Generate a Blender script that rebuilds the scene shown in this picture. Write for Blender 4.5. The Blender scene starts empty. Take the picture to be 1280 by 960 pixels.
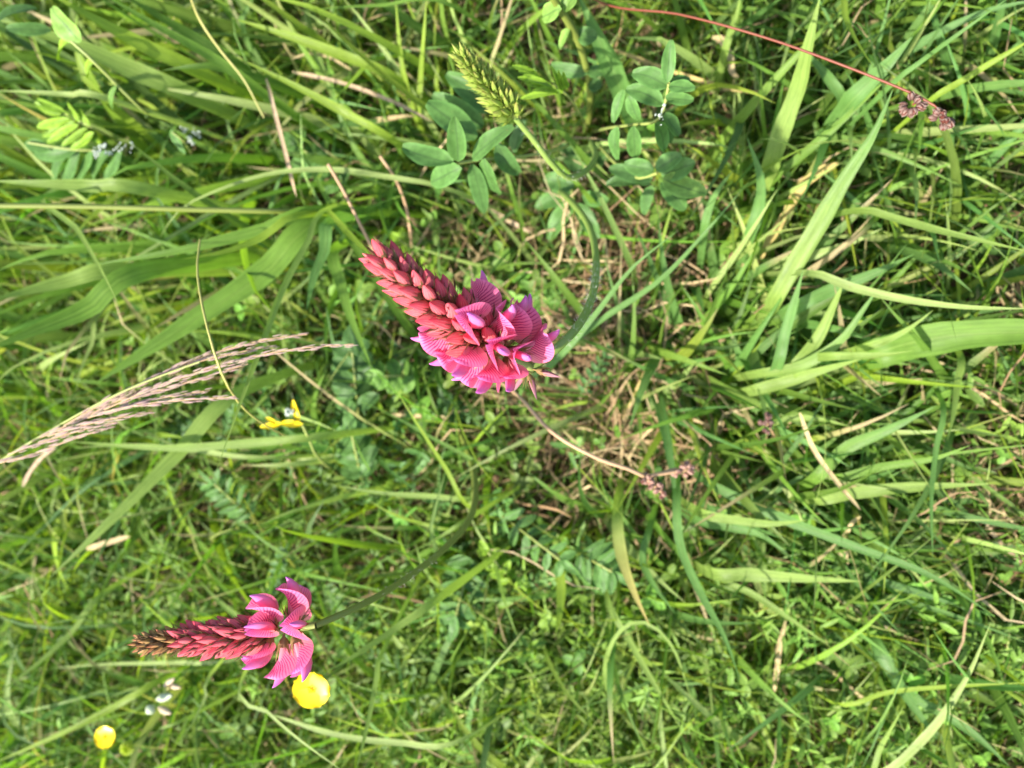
import bpy, math, random
import numpy as np
from mathutils import Vector, Matrix
random.seed(7); RNG = np.random.default_rng(11)
R = math.radians
scene = bpy.context.scene
C = scene.collection

# ------------------------------------------------------------------ camera, sky, sun, exposure
CAM_H, TILT, LENS = 0.52, R(14.5), 26.0
FPX = LENS / 36.0 * 1280.0
CAM = Vector((0, 0, CAM_H))
VIEW = Vector((-math.sin(TILT), 0, -math.cos(TILT)))
RIGHT = Vector((math.cos(TILT), 0, -math.sin(TILT)))
UP = Vector((0, 1, 0))
cd = bpy.data.cameras.new('camera'); cam = bpy.data.objects.new('camera', cd); C.objects.link(cam)
cam.location = CAM; cam.rotation_euler = (0, TILT, 0)
cd.lens = LENS; cd.sensor_width = 36; cd.clip_start = 0.01; cd.clip_end = 300
cd.dof.use_dof = True; cd.dof.focus_distance = 0.275; cd.dof.aperture_fstop = 8.5; cd.dof.aperture_blades = 0
scene.camera = cam

SUN_DIR = Vector((-0.42, -0.52, 0.80)).normalized()        # towards the sun
world = bpy.data.worlds.new('World'); scene.world = world; world.use_nodes = True
wn = world.node_tree.nodes; wl = world.node_tree.links
sky = wn.new('ShaderNodeTexSky'); sky.sky_type = 'NISHITA'; sky.sun_disc = False
sky.sun_elevation = math.asin(SUN_DIR.z); sky.sun_rotation = math.atan2(SUN_DIR.x, SUN_DIR.y)
sky.dust_density = 2.0
wl.new(sky.outputs[0], wn['Background'].inputs[0]); wn['Background'].inputs[1].default_value = 0.15
sl = bpy.data.lights.new('sun', 'SUN'); sl.energy = 4.8; sl.angle = R(0.9); sl.color = (1.0, 0.95, 0.86)
sun = bpy.data.objects.new('sun', sl); C.objects.link(sun)
sun.rotation_euler = (-SUN_DIR).to_track_quat('-Z', 'Y').to_euler(); sun.location = (-1, -1, 3)
vs = scene.view_settings; vs.view_transform = 'Standard'; vs.look = 'None'; vs.gamma = 1; vs.use_curve_mapping = False
vs.exposure = 1.32
scene.render.engine = 'CYCLES'
scene.cycles.use_denoising = True
scene.cycles.max_bounces = 7; scene.cycles.diffuse_bounces = 4; scene.cycles.transmission_bounces = 5
scene.cycles.caustics_reflective = False; scene.cycles.caustics_refractive = False

# ------------------------------------------------------------------ where a photo pixel (1280 x 960) at height z lies
def ray(px, py):
    return VIEW + RIGHT * ((px - 640) / FPX) + UP * ((480 - py) / FPX)
def P(px, py, z):
    d = ray(px, py); return CAM + d * ((z - CAM_H) / d.z)
def depth(p):
    return (p - CAM).dot(VIEW)
def mm_per_px(p):
    return depth(p) / FPX

# ------------------------------------------------------------------ materials
def new_mat(name):
    m = bpy.data.materials.new(name); m.use_nodes = True
    nt = m.node_tree; nt.nodes.clear()
    return m, nt
def N(nt, t, **kw):
    n = nt.nodes.new(t)
    for k, v in kw.items(): setattr(n, k, v)
    return n
def math_node(nt, op, a, b=None, c=None):
    n = nt.nodes.new('ShaderNodeMath'); n.operation = op
    for i, v in enumerate((a, b, c)):
        if v is None: continue
        if hasattr(v, 'links') or hasattr(v, 'is_linked'): nt.links.new(v, n.inputs[i])
        else: n.inputs[i].default_value = v
    return n.outputs[0]
def mix_col(nt, fac, a, b, mode='MIX'):
    n = nt.nodes.new('ShaderNodeMix'); n.data_type = 'RGBA'; n.blend_type = mode
    for s, v in ((n.inputs[0], fac), (n.inputs[6], a), (n.inputs[7], b)):
        if hasattr(v, 'is_linked'): nt.links.new(v, s)
        elif isinstance(v, (int, float)): s.default_value = v
        else: s.default_value = (*v, 1)
    return n.outputs[2]
def ramp(nt, fac, stops):
    n = nt.nodes.new('ShaderNodeValToRGB'); e = n.color_ramp.elements
    while len(e) < len(stops): e.new(0.5)
    for el, (p, c) in zip(e, stops): el.position = p; el.color = (*c, 1)
    nt.links.new(fac, n.inputs[0]); return n.outputs[0]
def noise(nt, scale, detail=3, vec=None, rough=0.6):
    n = nt.nodes.new('ShaderNodeTexNoise'); n.inputs['Scale'].default_value = scale
    n.inputs['Detail'].default_value = detail; n.inputs['Roughness'].default_value = rough
    if vec is None:
        tc = nt.nodes.new('ShaderNodeNewGeometry'); vec = tc.outputs['Position']
    nt.links.new(vec, n.inputs['Vector']); return n.outputs[0]
def finish(nt, col, rough=0.5, trans=0.3, trans_col=None, spec=0.4, bump=None, bump_str=0.2, bump_dist=0.0003, sheen=0.0, coat=0.0):
    out = N(nt, 'ShaderNodeOutputMaterial'); pb = N(nt, 'ShaderNodeBsdfPrincipled')
    if hasattr(col, 'is_linked'): nt.links.new(col, pb.inputs['Base Color'])
    else: pb.inputs['Base Color'].default_value = (*col, 1)
    if hasattr(rough, 'is_linked'): nt.links.new(rough, pb.inputs['Roughness'])
    else: pb.inputs['Roughness'].default_value = rough
    pb.inputs['Specular IOR Level'].default_value = spec
    pb.inputs['Sheen Weight'].default_value = sheen
    pb.inputs['Coat Weight'].default_value = coat
    if bump is not None:
        b = N(nt, 'ShaderNodeBump'); b.inputs['Strength'].default_value = bump_str; b.inputs['Distance'].default_value = bump_dist
        nt.links.new(bump, b.inputs['Height']); nt.links.new(b.outputs[0], pb.inputs['Normal'])
    if trans > 0:
        tr = N(nt, 'ShaderNodeBsdfTranslucent'); mx = N(nt, 'ShaderNodeMixShader'); mx.inputs[0].default_value = trans
        tc = trans_col if trans_col is not None else col
        if hasattr(tc, 'is_linked'): nt.links.new(tc, tr.inputs[0])
        else: tr.inputs[0].default_value = (*tc, 1)
        nt.links.new(pb.outputs[0], mx.inputs[1]); nt.links.new(tr.outputs[0], mx.inputs[2]); nt.links.new(mx.outputs[0], out.inputs[0])
    else:
        nt.links.new(pb.outputs[0], out.inputs[0])

def blade_material(name, rough, trans, veins=150.0, spec=0.3, midrib=30.0, mid_amt=0.3, mid_col=(0.34, 0.42, 0.12)):
    m, nt = new_mat(name)
    at = N(nt, 'ShaderNodeAttribute', attribute_name='tint'); uv = N(nt, 'ShaderNodeUVMap', uv_map='uv')
    sp = N(nt, 'ShaderNodeSeparateXYZ'); nt.links.new(uv.outputs[0], sp.inputs[0])
    s = math_node(nt, 'SINE', math_node(nt, 'MULTIPLY', sp.outputs[0], veins))
    mid = math_node(nt, 'SUBTRACT', 1.0, math_node(nt, 'MULTIPLY', math_node(nt, 'ABSOLUTE', math_node(nt, 'SUBTRACT', sp.outputs[0], 0.5)), midrib))
    mid = math_node(nt, 'MAXIMUM', mid, 0.0)
    no = noise(nt, 90, 4)
    v = math_node(nt, 'MULTIPLY_ADD', s, 0.075, math_node(nt, 'MULTIPLY_ADD', no, 0.5, 0.75))
    cc = N(nt, 'ShaderNodeCombineColor')
    for i in range(3): nt.links.new(v, cc.inputs[i])
    col = mix_col(nt, 1.0, at.outputs[0], cc.outputs[0], 'MULTIPLY')
    cv = N(nt, 'ShaderNodeCombineXYZ'); nt.links.new(math_node(nt, 'MULTIPLY', sp.outputs[0], 9.0), cv.inputs[0]); nt.links.new(math_node(nt, 'MULTIPLY', sp.outputs[1], 1.6), cv.inputs[1])
    nt.links.new(math_node(nt, 'MULTIPLY', noise(nt, 4, 1), 30.0), cv.inputs[2])
    stk = ramp(nt, noise(nt, 1.0, 4, cv.outputs[0], 0.7), [(0.3, (0.68, 0.72, 0.62)), (0.7, (1.28, 1.22, 1.25))])
    if name != 'herb_leaf': col = mix_col(nt, 1.0, col, stk, 'MULTIPLY')
    else: col = mix_col(nt, 1.0, col, ramp(nt, noise(nt, 330, 5), [(0.3, (0.78, 0.8, 0.75)), (0.7, (1.2, 1.2, 1.15))]), 'MULTIPLY')
    big = noise(nt, 420, 2)
    spot = math_node(nt, 'GREATER_THAN', big, 0.73)
    col = mix_col(nt, math_node(nt, 'MULTIPLY', spot, 0.35), col, (0.30, 0.24, 0.09))
    col = mix_col(nt, math_node(nt, 'MULTIPLY', mid, mid_amt), col, mid_col)
    if name == 'dry_straw':
        pt = ramp(nt, noise(nt, 260, 4), [(0.42, (0, 0, 0)), (0.62, (1, 1, 1))]); col = mix_col(nt, math_node(nt, 'MULTIPLY', pt, 0.45), col, (0.24, 0.15, 0.07))
    tcol = mix_col(nt, 1.0, col, (1.22, 1.30, 0.52), 'MULTIPLY')
    rg = math_node(nt, 'MULTIPLY_ADD', no, 0.3, rough - 0.15)
    finish(nt, col, rg, trans, tcol, spec, bump=s, bump_str=0.25, bump_dist=0.00025)
    return m
M = {}
M['grass'] = blade_material('grass_blade', 0.42, 0.46)
M['leaf'] = blade_material('herb_leaf', 0.5, 0.28, veins=0.0, spec=0.2, midrib=13.0, mid_amt=0.75, mid_col=(0.05, 0.10, 0.03))
M['straw'] = blade_material('dry_straw', 0.6, 0.2, veins=24.0, spec=0.2, mid_amt=0.0)

def stem_material(name, c1, c2, scale=60, rough=0.5):
    m, nt = new_mat(name)
    n1 = noise(nt, scale, 3); n2 = noise(nt, 900, 2)
    col = mix_col(nt, n1, c1, c2)
    col = mix_col(nt, math_node(nt, 'MULTIPLY', n2, 0.35), col, tuple(x * 0.65 for x in c1))
    finish(nt, col, rough, 0.0, spec=0.4, bump=n2, bump_str=0.3)
    return m
M['stem_green'] = stem_material('stem_green', (0.16, 0.24, 0.045), (0.20, 0.28, 0.055))
M['stem_olive'] = stem_material('stem_olive', (0.15, 0.18, 0.03), (0.20, 0.24, 0.045))
M['stem_rust'] = stem_material('stem_rust', (0.36, 0.16, 0.06), (0.22, 0.20, 0.06), 40)
M['stem_red'] = stem_material('stem_red', (0.13, 0.018, 0.012), (0.21, 0.075, 0.03), 30)
M['stem_tan'] = stem_material('stem_tan', (0.45, 0.30, 0.16), (0.36, 0.20, 0.11), 50)
M['stem_yellow'] = stem_material('stem_yellow', (0.34, 0.36, 0.09), (0.42, 0.34, 0.10), 40)
M['rachis'] = stem_material('rachis', (0.24, 0.30, 0.07), (0.30, 0.32, 0.09), 60)

def uv_xy(nt):
    uv = N(nt, 'ShaderNodeUVMap', uv_map='uv'); sp = N(nt, 'ShaderNodeSeparateXYZ'); nt.links.new(uv.outputs[0], sp.inputs[0])
    return sp.outputs[0], sp.outputs[1]
def obj_random(nt):
    return N(nt, 'ShaderNodeObjectInfo').outputs['Random']
def standard_material():
    m, nt = new_mat('standard_petal'); u, v = uv_xy(nt)          # u along, v across (0.5 = midline)
    a = math_node(nt, 'ABSOLUTE', math_node(nt, 'SUBTRACT', v, 0.5))
    wob = math_node(nt, 'MULTIPLY', noise(nt, 420, 3), 5.0)
    ph = math_node(nt, 'ADD', math_node(nt, 'ADD', math_node(nt, 'MULTIPLY', u, 88.0), math_node(nt, 'MULTIPLY', a, -58.0)), wob)
    s = math_node(nt, 'SINE', ph)
    s = math_node(nt, 'SMOOTH_MIN', math_node(nt, 'MAXIMUM', math_node(nt, 'MULTIPLY_ADD', s, 1.6, -0.35), 0.0), 1.0, 0.1)
    fade = ramp(nt, u, [(0.1, (0, 0, 0)), (0.3, (1, 1, 1)), (0.8, (0.9, 0.9, 0.9)), (1.0, (0.15, 0.15, 0.15))])
    base = ramp(nt, u, [(0.0, (0.84, 0.36, 0.34)), (0.3, (0.90, 0.18, 0.29)), (0.75, (0.92, 0.20, 0.42)), (1.0, (0.84, 0.22, 0.56))])
    base = mix_col(nt, math_node(nt, 'MULTIPLY', obj_random(nt), 0.5), base, (0.92, 0.30, 0.48))
    col = mix_col(nt, math_node(nt, 'MULTIPLY', math_node(nt, 'MULTIPLY', math_node(nt, 'MULTIPLY', s, fade), ramp(nt, a, [(0.3, (1, 1, 1)), (0.48, (0.25, 0.25, 0.25))])), math_node(nt, 'MULTIPLY_ADD', noise(nt, 260, 3), 0.8, 0.6)), base, (0.52, 0.010, 0.16))
    finish(nt, col, 0.5, 0.45, mix_col(nt, 1.0, col, (1.1, 1.0, 1.0), 'MULTIPLY'), 0.25, bump=s, bump_str=0.2)
    return m
def keel_material():
    m, nt = new_mat('keel_petal'); u, v = uv_xy(nt)
    col = ramp(nt, u, [(0.0, (0.82, 0.34, 0.30)), (0.4, (0.88, 0.20, 0.32)), (0.65, (0.86, 0.22, 0.48)), (0.85, (0.60, 0.16, 0.52)), (1.0, (0.50, 0.16, 0.54))])
    n1 = noise(nt, 500, 3)
    col = mix_col(nt, math_node(nt, 'MULTIPLY', n1, 0.25), col, (0.60, 0.05, 0.24))
    finish(nt, col, 0.38, 0.25, None, 0.4)
    return m
def bud_material(name, c0, c1, c2, vein):
    m, nt = new_mat(name); u, v = uv_xy(nt)
    s = math_node(nt, 'SINE', math_node(nt, 'ADD', math_node(nt, 'MULTIPLY_ADD', v, 88.0, math_node(nt, 'MULTIPLY', u, 7.0)), math_node(nt, 'MULTIPLY', noise(nt, 500, 3), 5.0)))
    s = math_node(nt, 'MAXIMUM', math_node(nt, 'MULTIPLY_ADD', s, 0.9, -0.2), 0.0)
    fade = ramp(nt, u, [(0.1, (1, 1, 1)), (0.65, (0.6, 0.6, 0.6)), (0.95, (0, 0, 0))])
    col = ramp(nt, u, [(0.0, c0), (0.4, c1), (1.0, c2)])
    col = mix_col(nt, math_node(nt, 'MULTIPLY', obj_random(nt), 0.35), col, c0)
    col = mix_col(nt, math_node(nt, 'MULTIPLY', math_node(nt, 'MULTIPLY', s, fade), 0.7), col, vein)
    col = mix_col(nt, math_node(nt, 'MULTIPLY', noise(nt, 700, 3), 0.35), col, tuple(q * .6 for q in c2))
    edge = math_node(nt, 'ABSOLUTE', math_node(nt, 'SUBTRACT', v, 0.62)); edge = math_node(nt, 'MAXIMUM', math_node(nt, 'SUBTRACT', 1.0, math_node(nt, 'MULTIPLY', edge, 9.0)), 0.0)
    col = mix_col(nt, math_node(nt, 'MULTIPLY', edge, 0.5), col, vein)
    finish(nt, col, 0.5, 0.35, None, 0.22, bump=s, bump_str=0.3)
    return m
M['standard'] = standard_material(); M['keel'] = keel_material()
M['bud'] = bud_material('bud_coral', (0.86, 0.30, 0.28), (0.82, 0.12, 0.14), (0.70, 0.06, 0.11), (0.94, 0.48, 0.46))
M['bud_young'] = bud_material('bud_young', (0.40, 0.38, 0.09), (0.52, 0.30, 0.11), (0.55, 0.14, 0.09), (0.46, 0.42, 0.14))
M['bud_green'] = bud_material('bud_green', (0.36, 0.54, 0.08), (0.34, 0.50, 0.07), (0.36, 0.28, 0.09), (0.50, 0.64, 0.16))
M['withered'] = bud_material('withered_petal', (0.50, 0.26, 0.24), (0.42, 0.14, 0.18), (0.34, 0.16, 0.20), (0.55, 0.38, 0.34))
def simple(name, c1, c2, scale, rough=0.5, trans=0.0, spec=0.4, bump=0.2):
    m, nt = new_mat(name); n1 = noise(nt, scale, 4)
    finish(nt, mix_col(nt, n1, c1, c2), rough, trans, None, spec, bump=n1, bump_str=bump)
    return m
M['calyx'] = simple('calyx', (0.20, 0.19, 0.055), (0.32, 0.15, 0.075), 300, 0.55, 0.15)
M['calyx_dark'] = simple('calyx_teeth', (0.12, 0.085, 0.03), (0.20, 0.11, 0.045), 300, 0.6)
M['calyx_green'] = simple('calyx_green', (0.32, 0.50, 0.06), (0.34, 0.32, 0.07), 300, 0.55, 0.15)
M['hair'] = simple('white_hair', (0.75, 0.74, 0.66), (0.62, 0.62, 0.50), 200, 0.5, 0.2)
M['yellow'] = simple('yellow_petal', (0.84, 0.58, 0.008), (0.82, 0.64, 0.015), 60, 0.35, 0.25, 0.3, 0.1)
M['yellow_deep'] = simple('stamen_yellow', (0.82, 0.56, 0.012), (0.80, 0.60, 0.02), 400, 0.5, 0.25)
M['yellow_green'] = simple('yellow_green', (0.50, 0.58, 0.03), (0.38, 0.52, 0.03), 300, 0.5, 0.15)
M['white_petal'] = simple('white_petal', (0.46, 0.50, 0.36), (0.36, 0.44, 0.24), 200, 0.5, 0.2)
M['cream'] = simple('cream_withered', (0.44, 0.32, 0.20), (0.40, 0.35, 0.22), 250, 0.6, 0.15)
M['silk'] = simple('silk', (0.62, 0.66, 0.58), (0.50, 0.56, 0.46), 200, 0.6, 0.3)
M['tepal'] = bud_material('tepal_brown', (0.09, 0.03, 0.022), (0.11, 0.032, 0.026), (0.42, 0.30, 0.24), (0.46, 0.34, 0.28))
M['tepal_pale'] = bud_material('tepal_pink', (0.36, 0.16, 0.11), (0.44, 0.22, 0.16), (0.62, 0.44, 0.34), (0.60, 0.40, 0.32))
M['capsule'] = simple('capsule', (0.08, 0.02, 0.014), (0.13, 0.04, 0.025), 300, 0.35)
M['spikelet'] = bud_material('spikelet', (0.48, 0.47, 0.27), (0.46, 0.24, 0.25), (0.56, 0.40, 0.37), (0.64, 0.56, 0.42))

def ground_material():
    m, nt = new_mat('soil_and_thatch')
    n1 = noise(nt, 22, 6); n2 = noise(nt, 160, 4); n3 = noise(nt, 6, 3)
    col = ramp(nt, n1, [(0.3, (0.035, 0.022, 0.013)), (0.55, (0.085, 0.055, 0.030)), (0.75, (0.16, 0.10, 0.055))])
    col = mix_col(nt, math_node(nt, 'MULTIPLY', math_node(nt, 'GREATER_THAN', n2, 0.56), 0.55), col, (0.21, 0.14, 0.075))
    col = mix_col(nt, ramp(nt, n3, [(0.45, (0, 0, 0)), (0.6, (0.6, 0.6, 0.6))]), col, (0.05, 0.07, 0.018))
    geo = N(nt, 'ShaderNodeNewGeometry'); ln = N(nt, 'ShaderNodeVectorMath', operation='LENGTH'); nt.links.new(geo.outputs['Position'], ln.inputs[0])
    far = ramp(nt, math_node(nt, 'DIVIDE', ln.outputs['Value'], 4.0), [(0.3, (0, 0, 0)), (0.7, (1, 1, 1))])
    turf = ramp(nt, noise(nt, 30, 6), [(0.3, (0.03, 0.05, 0.012)), (0.7, (0.10, 0.14, 0.035))])
    col = mix_col(nt, far, col, turf)
    finish(nt, col, 0.9, 0.0, spec=0.15, bump=n2, bump_str=0.6, bump_dist=0.004)
    return m
M['ground'] = ground_material()

# ------------------------------------------------------------------ mesh helpers
def np_mesh(name, V, F, uv=None, tint=None, smooth=True):
    V = np.asarray(V, np.float32).reshape(-1, 3); F = np.asarray(F, np.int32)
    me = bpy.data.meshes.new(name); k = F.shape[1]
    me.vertices.add(len(V)); me.vertices.foreach_set('co', V.ravel())
    me.loops.add(F.size); me.loops.foreach_set('vertex_index', F.ravel())
    me.polygons.add(len(F)); me.polygons.foreach_set('loop_start', np.arange(0, F.size, k, dtype=np.int32))
    if smooth: me.polygons.foreach_set('use_smooth', np.ones(len(F), bool))
    if uv is not None:
        l = me.uv_layers.new(name='uv'); l.data.foreach_set('uv', np.asarray(uv, np.float32).reshape(-1, 2)[F.ravel()].ravel())
    if tint is not None:
        a = me.color_attributes.new('tint', 'FLOAT_COLOR', 'POINT')
        t = np.ones((len(V), 4), np.float32); t[:, :3] = np.asarray(tint, np.float32).reshape(-1, 3); a.data.foreach_set('color', t.ravel())
    me.update(calc_edges=True); me.validate()
    return me
def grid_faces(nu, nv, wrap=False):
    F = []
    for i in range(nu - 1):
        for j in range(nv - 1 if not wrap else nv):
            j2 = (j + 1) % nv
            F.append((i * nv + j, (i + 1) * nv + j, (i + 1) * nv + j2, i * nv + j2))
    return np.array(F, np.int32)
def root_of(o):
    p = Vector((0, 0, 0))
    while o is not None: p += o.location; o = o.parent
    return p
def link(name, me, mat, parent=None, mtx=None):
    if mat is not None and not me.materials: me.materials.append(mat)
    o = bpy.data.objects.new(name, me); C.objects.link(o)
    if parent is not None: o.parent = parent
    if mtx is not None: o.matrix_local = mtx
    return o
def world_obj(name, V, F, mat, parent=None, uv=None, tint=None, origin=None):
    """mesh given in world coordinates; stored relative to its parent (or to its own origin)"""
    V = np.asarray(V, np.float32).reshape(-1, 3)
    off = root_of(parent) if parent is not None else (origin or Vector((0, 0, 0)))
    me = np_mesh(name, V - np.array(off, np.float32), F, uv, tint)
    o = link(name, me, mat, parent)
    if parent is None: o.location = off
    return o
def tag(o, label, cat, group=None, kind=None):
    if label: o['label'] = label
    if cat: o['category'] = cat
    if group: o['group'] = group
    if kind: o['kind'] = kind
    return o
def thing(name, label, cat, loc, group=None):
    o = bpy.data.objects.new(name, None); C.objects.link(o); o.location = loc; o.empty_display_size = 0.01
    return tag(o, label, cat, group)

def resample(pts, n, extra=None):
    """Catmull-Rom through pts, n samples evenly spaced along the length"""
    p = np.array([tuple(q) for q in pts], float)
    p = np.vstack([2 * p[0] - p[1], p, 2 * p[-1] - p[-2]])
    out = []
    for i in range(1, len(p) - 2):
        for t in np.linspace(0, 1, 14, endpoint=False):
            a, b, c, d = p[i - 1], p[i], p[i + 1], p[i + 2]
            out.append(0.5 * ((2 * b) + (c - a) * t + (2 * a - 5 * b + 4 * c - d) * t ** 2 + (-a + 3 * b - 3 * c + d) * t ** 3))
    out.append(p[-2]); out = np.array(out)
    L = np.concatenate([[0], np.cumsum(np.linalg.norm(np.diff(out[:, :3], axis=0), axis=1))])
    s = np.linspace(0, L[-1], n)
    return np.stack([np.interp(s, L, out[:, k]) for k in range(out.shape[1])], 1)
def tangents(p):
    t = np.gradient(p, axis=0); return t / (np.linalg.norm(t, axis=1, keepdims=True) + 1e-12)
def tube(pts, radii, sides=8, n=None):
    """round stem through pts; returns verts, faces, uv"""
    p = resample(pts, n or max(8, len(pts) * 5)); m = len(p)
    r = np.interp(np.linspace(0, 1, m), np.linspace(0, 1, len(radii)), radii)
    t = tangents(p); ref = np.array([0.3, 0.9, 0.2]); V = []; UV = []
    for i in range(m):
        a = np.cross(t[i], ref); a /= np.linalg.norm(a); b = np.cross(t[i], a)
        for k in range(sides):
            an = 2 * math.pi * k / sides
            V.append(p[i] + r[i] * (math.cos(an) * a + math.sin(an) * b)); UV.append((i / (m - 1), k / sides))
    return np.array(V), grid_faces(m, sides, True), np.array(UV)
def merge(parts):
    V, F, U, n = [], [], [], 0
    for p in parts:
        V.append(p[0]); F.append(p[1] + n); U.append(p[2]); n += len(p[0])
    return np.vstack(V), np.vstack(F), np.vstack(U)

def ribbons(paths, side, width, fold, tint, face_up=None):
    """(N,n,3) paths -> three-column folded strips, vectorised; returns V,F,uv,tint"""
    Nn, n = paths.shape[:2]
    t = np.gradient(paths, axis=1); t /= np.linalg.norm(t, axis=2, keepdims=True) + 1e-12
    nor = np.cross(side, t); nor /= np.linalg.norm(nor, axis=2, keepdims=True) + 1e-12
    nor *= np.where(nor[..., 2:3] < 0, -1, 1)
    h = width[..., None] * 0.5
    l = paths - side * h + nor * h * fold; r = paths + side * h + nor * h * fold
    V = np.stack([l, paths, r], 2)                                     # N,n,3,3
    b = grid_faces(n, 3)
    F = (b[None] + (np.arange(Nn) * n * 3)[:, None, None]).reshape(-1, 4)
    s = np.linspace(0, 1, n)
    UV = np.zeros((Nn, n, 3, 2)); UV[..., 0] = np.array([0, .5, 1]); UV[..., 1] = s[None, :, None]
    T = np.repeat(tint[:, :, None, :], 3, 2)
    return V.reshape(-1, 3), F, UV.reshape(-1, 2), T.reshape(-1, 3)

# ------------------------------------------------------------------ ground, one sheet to the horizon
gx = np.sinh(np.linspace(-5.2, 5.2, 181)) * 0.45
X, Y = np.meshgrid(gx, gx, indexing='ij')
Z = 0.006 * np.sin(X * 31 + 1.3) * np.cos(Y * 27) + 0.004 * np.sin(X * 73 - Y * 57) - 0.008
Z = np.where(np.hypot(X, Y) > 3, -0.01, Z)
V = np.stack([X, Y, Z], -1).reshape(-1, 3)
g = world_obj('ground', V, grid_faces(181, 181), M['ground']); g['kind'] = 'structure'

# ------------------------------------------------------------------ the turf nobody could count
G_MID, G_BLUE, G_YEL, G_PALE, G_DARK, STRAW = [np.array(c) for c in
    ((0.136, 0.246, 0.036), (0.112, 0.224, 0.055), (0.216, 0.314, 0.034), (0.308, 0.400, 0.122), (0.078, 0.152, 0.023), (0.48, 0.38, 0.20))]
PAL = np.array([G_MID, G_BLUE, G_YEL, G_PALE, G_DARK])
BARE = [(P(755, 470, 0), 0.052, 0.85), (P(905, 565, 0), 0.028, 0.6), (P(1255, 620, 0), 0.03, 0.7), (P(560, 330, 0), 0.03, 0.4), (P(700, 540, 0), 0.04, 0.4), (P(805, 345, 0), 0.04, 0.3)]
def keep_mask(x, y, strength=1.0):
    k = np.ones(len(x))
    for c, r, a in BARE:
        k *= 1 - a * strength * np.exp(-((x - c.x) ** 2 + (y - c.y) ** 2) / (r * r))
    return RNG.random(len(x)) < k
def scatter(n, x0, x1, y0, y1, mask=1.0, hole=None):
    x = RNG.uniform(x0, x1, n); y = RNG.uniform(y0, y1, n); k = keep_mask(x, y, mask)
    if hole: k &= ~((x > hole[0]) & (x < hole[1]) & (y > hole[2]) & (y < hole[3]))
    return x[k], y[k]
def clumped(n, x0, x1, y0, y1, per, spread, mask=1.0):
    cx, cy = scatter(max(1, n // per), x0, x1, y0, y1, mask)
    x = np.repeat(cx, per) + RNG.normal(0, spread, len(cx) * per); y = np.repeat(cy, per) + RNG.normal(0, spread, len(cx) * per)
    return x, y
def grass(x, y, L, w, th0, bend, weights, seg=7, az=None, fold=0.25, straw_tip=0.15, roll_amp=0.7, z0=-0.006, zmax=None):
    n = len(x); s = np.linspace(0, 1, seg)
    az = RNG.uniform(0, 2 * math.pi, n) if az is None else az
    th = th0[:, None] + bend[:, None] * s[None] ** 1.25
    azs = az[:, None] + RNG.normal(0, 0.45, n)[:, None] * s[None]
    ds = (L / (seg - 1))[:, None]
    d = np.stack([np.sin(th) * np.cos(azs), np.sin(th) * np.sin(azs), np.cos(th)], -1) * ds[..., None]
    p = np.concatenate([np.zeros((n, 1, 3)), np.cumsum(d[:, :-1], 1)], 1)
    p[..., 0] += x[:, None]; p[..., 1] += y[:, None]; p[..., 2] += z0
    low = 0.004 + 0.01 * RNG.random((n, 1)); p[..., 2] = np.where((p[..., 2] < low) & (s[None] > 0.3), low, p[..., 2])
    if zmax: p[..., 2] = np.where(p[..., 2] > zmax, zmax + (p[..., 2] - zmax) * 0.25, p[..., 2])
    t = np.gradient(p, axis=1); t /= np.linalg.norm(t, axis=2, keepdims=True) + 1e-9
    h = np.stack([-np.sin(azs), np.cos(azs), np.zeros_like(azs)], -1)
    roll = (RNG.normal(0, roll_amp, n)[:, None] + RNG.normal(0, 0.8, n)[:, None] * s[None])[..., None]
    side = np.cos(roll) * h + np.sin(roll) * np.cross(t, h)
    W = w[:, None] * np.minimum(1, 0.55 + 1.6 * s)[None] * np.clip(1 - s ** 2.6, 0.02, 1)[None]
    wt = np.array(weights, float); wt /= wt.sum()
    c = PAL[RNG.choice(len(PAL), n, p=wt)] * RNG.uniform(0.75, 1.25, (n, 1)) * RNG.normal(1, 0.06, (n, 3))
    T = c[:, None, :] * np.ones((n, seg, 1))
    pale = np.clip(1 - s / 0.22, 0, 1)[None, :, None] * 0.5
    T = T * (1 - pale) + np.array([0.28, 0.30, 0.13]) * pale
    dry = (RNG.random(n) < straw_tip)[:, None, None] * (np.clip((s - RNG.uniform(0.5, 0.95, n)[:, None]) / 0.12, 0, 1))[..., None]
    T = T * (1 - dry) + STRAW * 0.85 * dry
    return ribbons(p, side, W, fold, np.clip(T, 0.01, 0.9))
def join(parts):
    V, F, U, T, n = [], [], [], [], 0
    for v, f, u, t in parts:
        V.append(v); F.append(f + n); U.append(u); T.append(t); n += len(v)
    return np.vstack(V), np.vstack(F), np.vstack(U), np.vstack(T)
def stuff(name, parts, mat, label, cat):
    V, F, U, T = join(parts)
    o = world_obj(name, V, F, mat, None, U, T)
    return tag(o, label, cat, kind='stuff')
un = lambda a, b, n: RNG.uniform(a, b, n)
BOX = (-0.88, 0.42, -0.56, 0.56)
fine = []
x, y = scatter(24000, *BOX, mask=0.8); n = len(x)
fine.append(grass(x, y, un(.025, .075, n), un(.0011, .0026, n), un(0, .6, n), un(.2, 1.9, n), (4, 2.5, 2.2, 2.2, .8), seg=6))
x, y = clumped(10000, *BOX, 14, .012, mask=1.0); n = len(x)
fine.append(grass(x, y, un(.05, .125, n), un(.0016, .0040, n), un(0, .55, n), un(.3, 2.0, n), (4, 2.5, 2.2, 2.2, .6), seg=8, zmax=.10))
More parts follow.
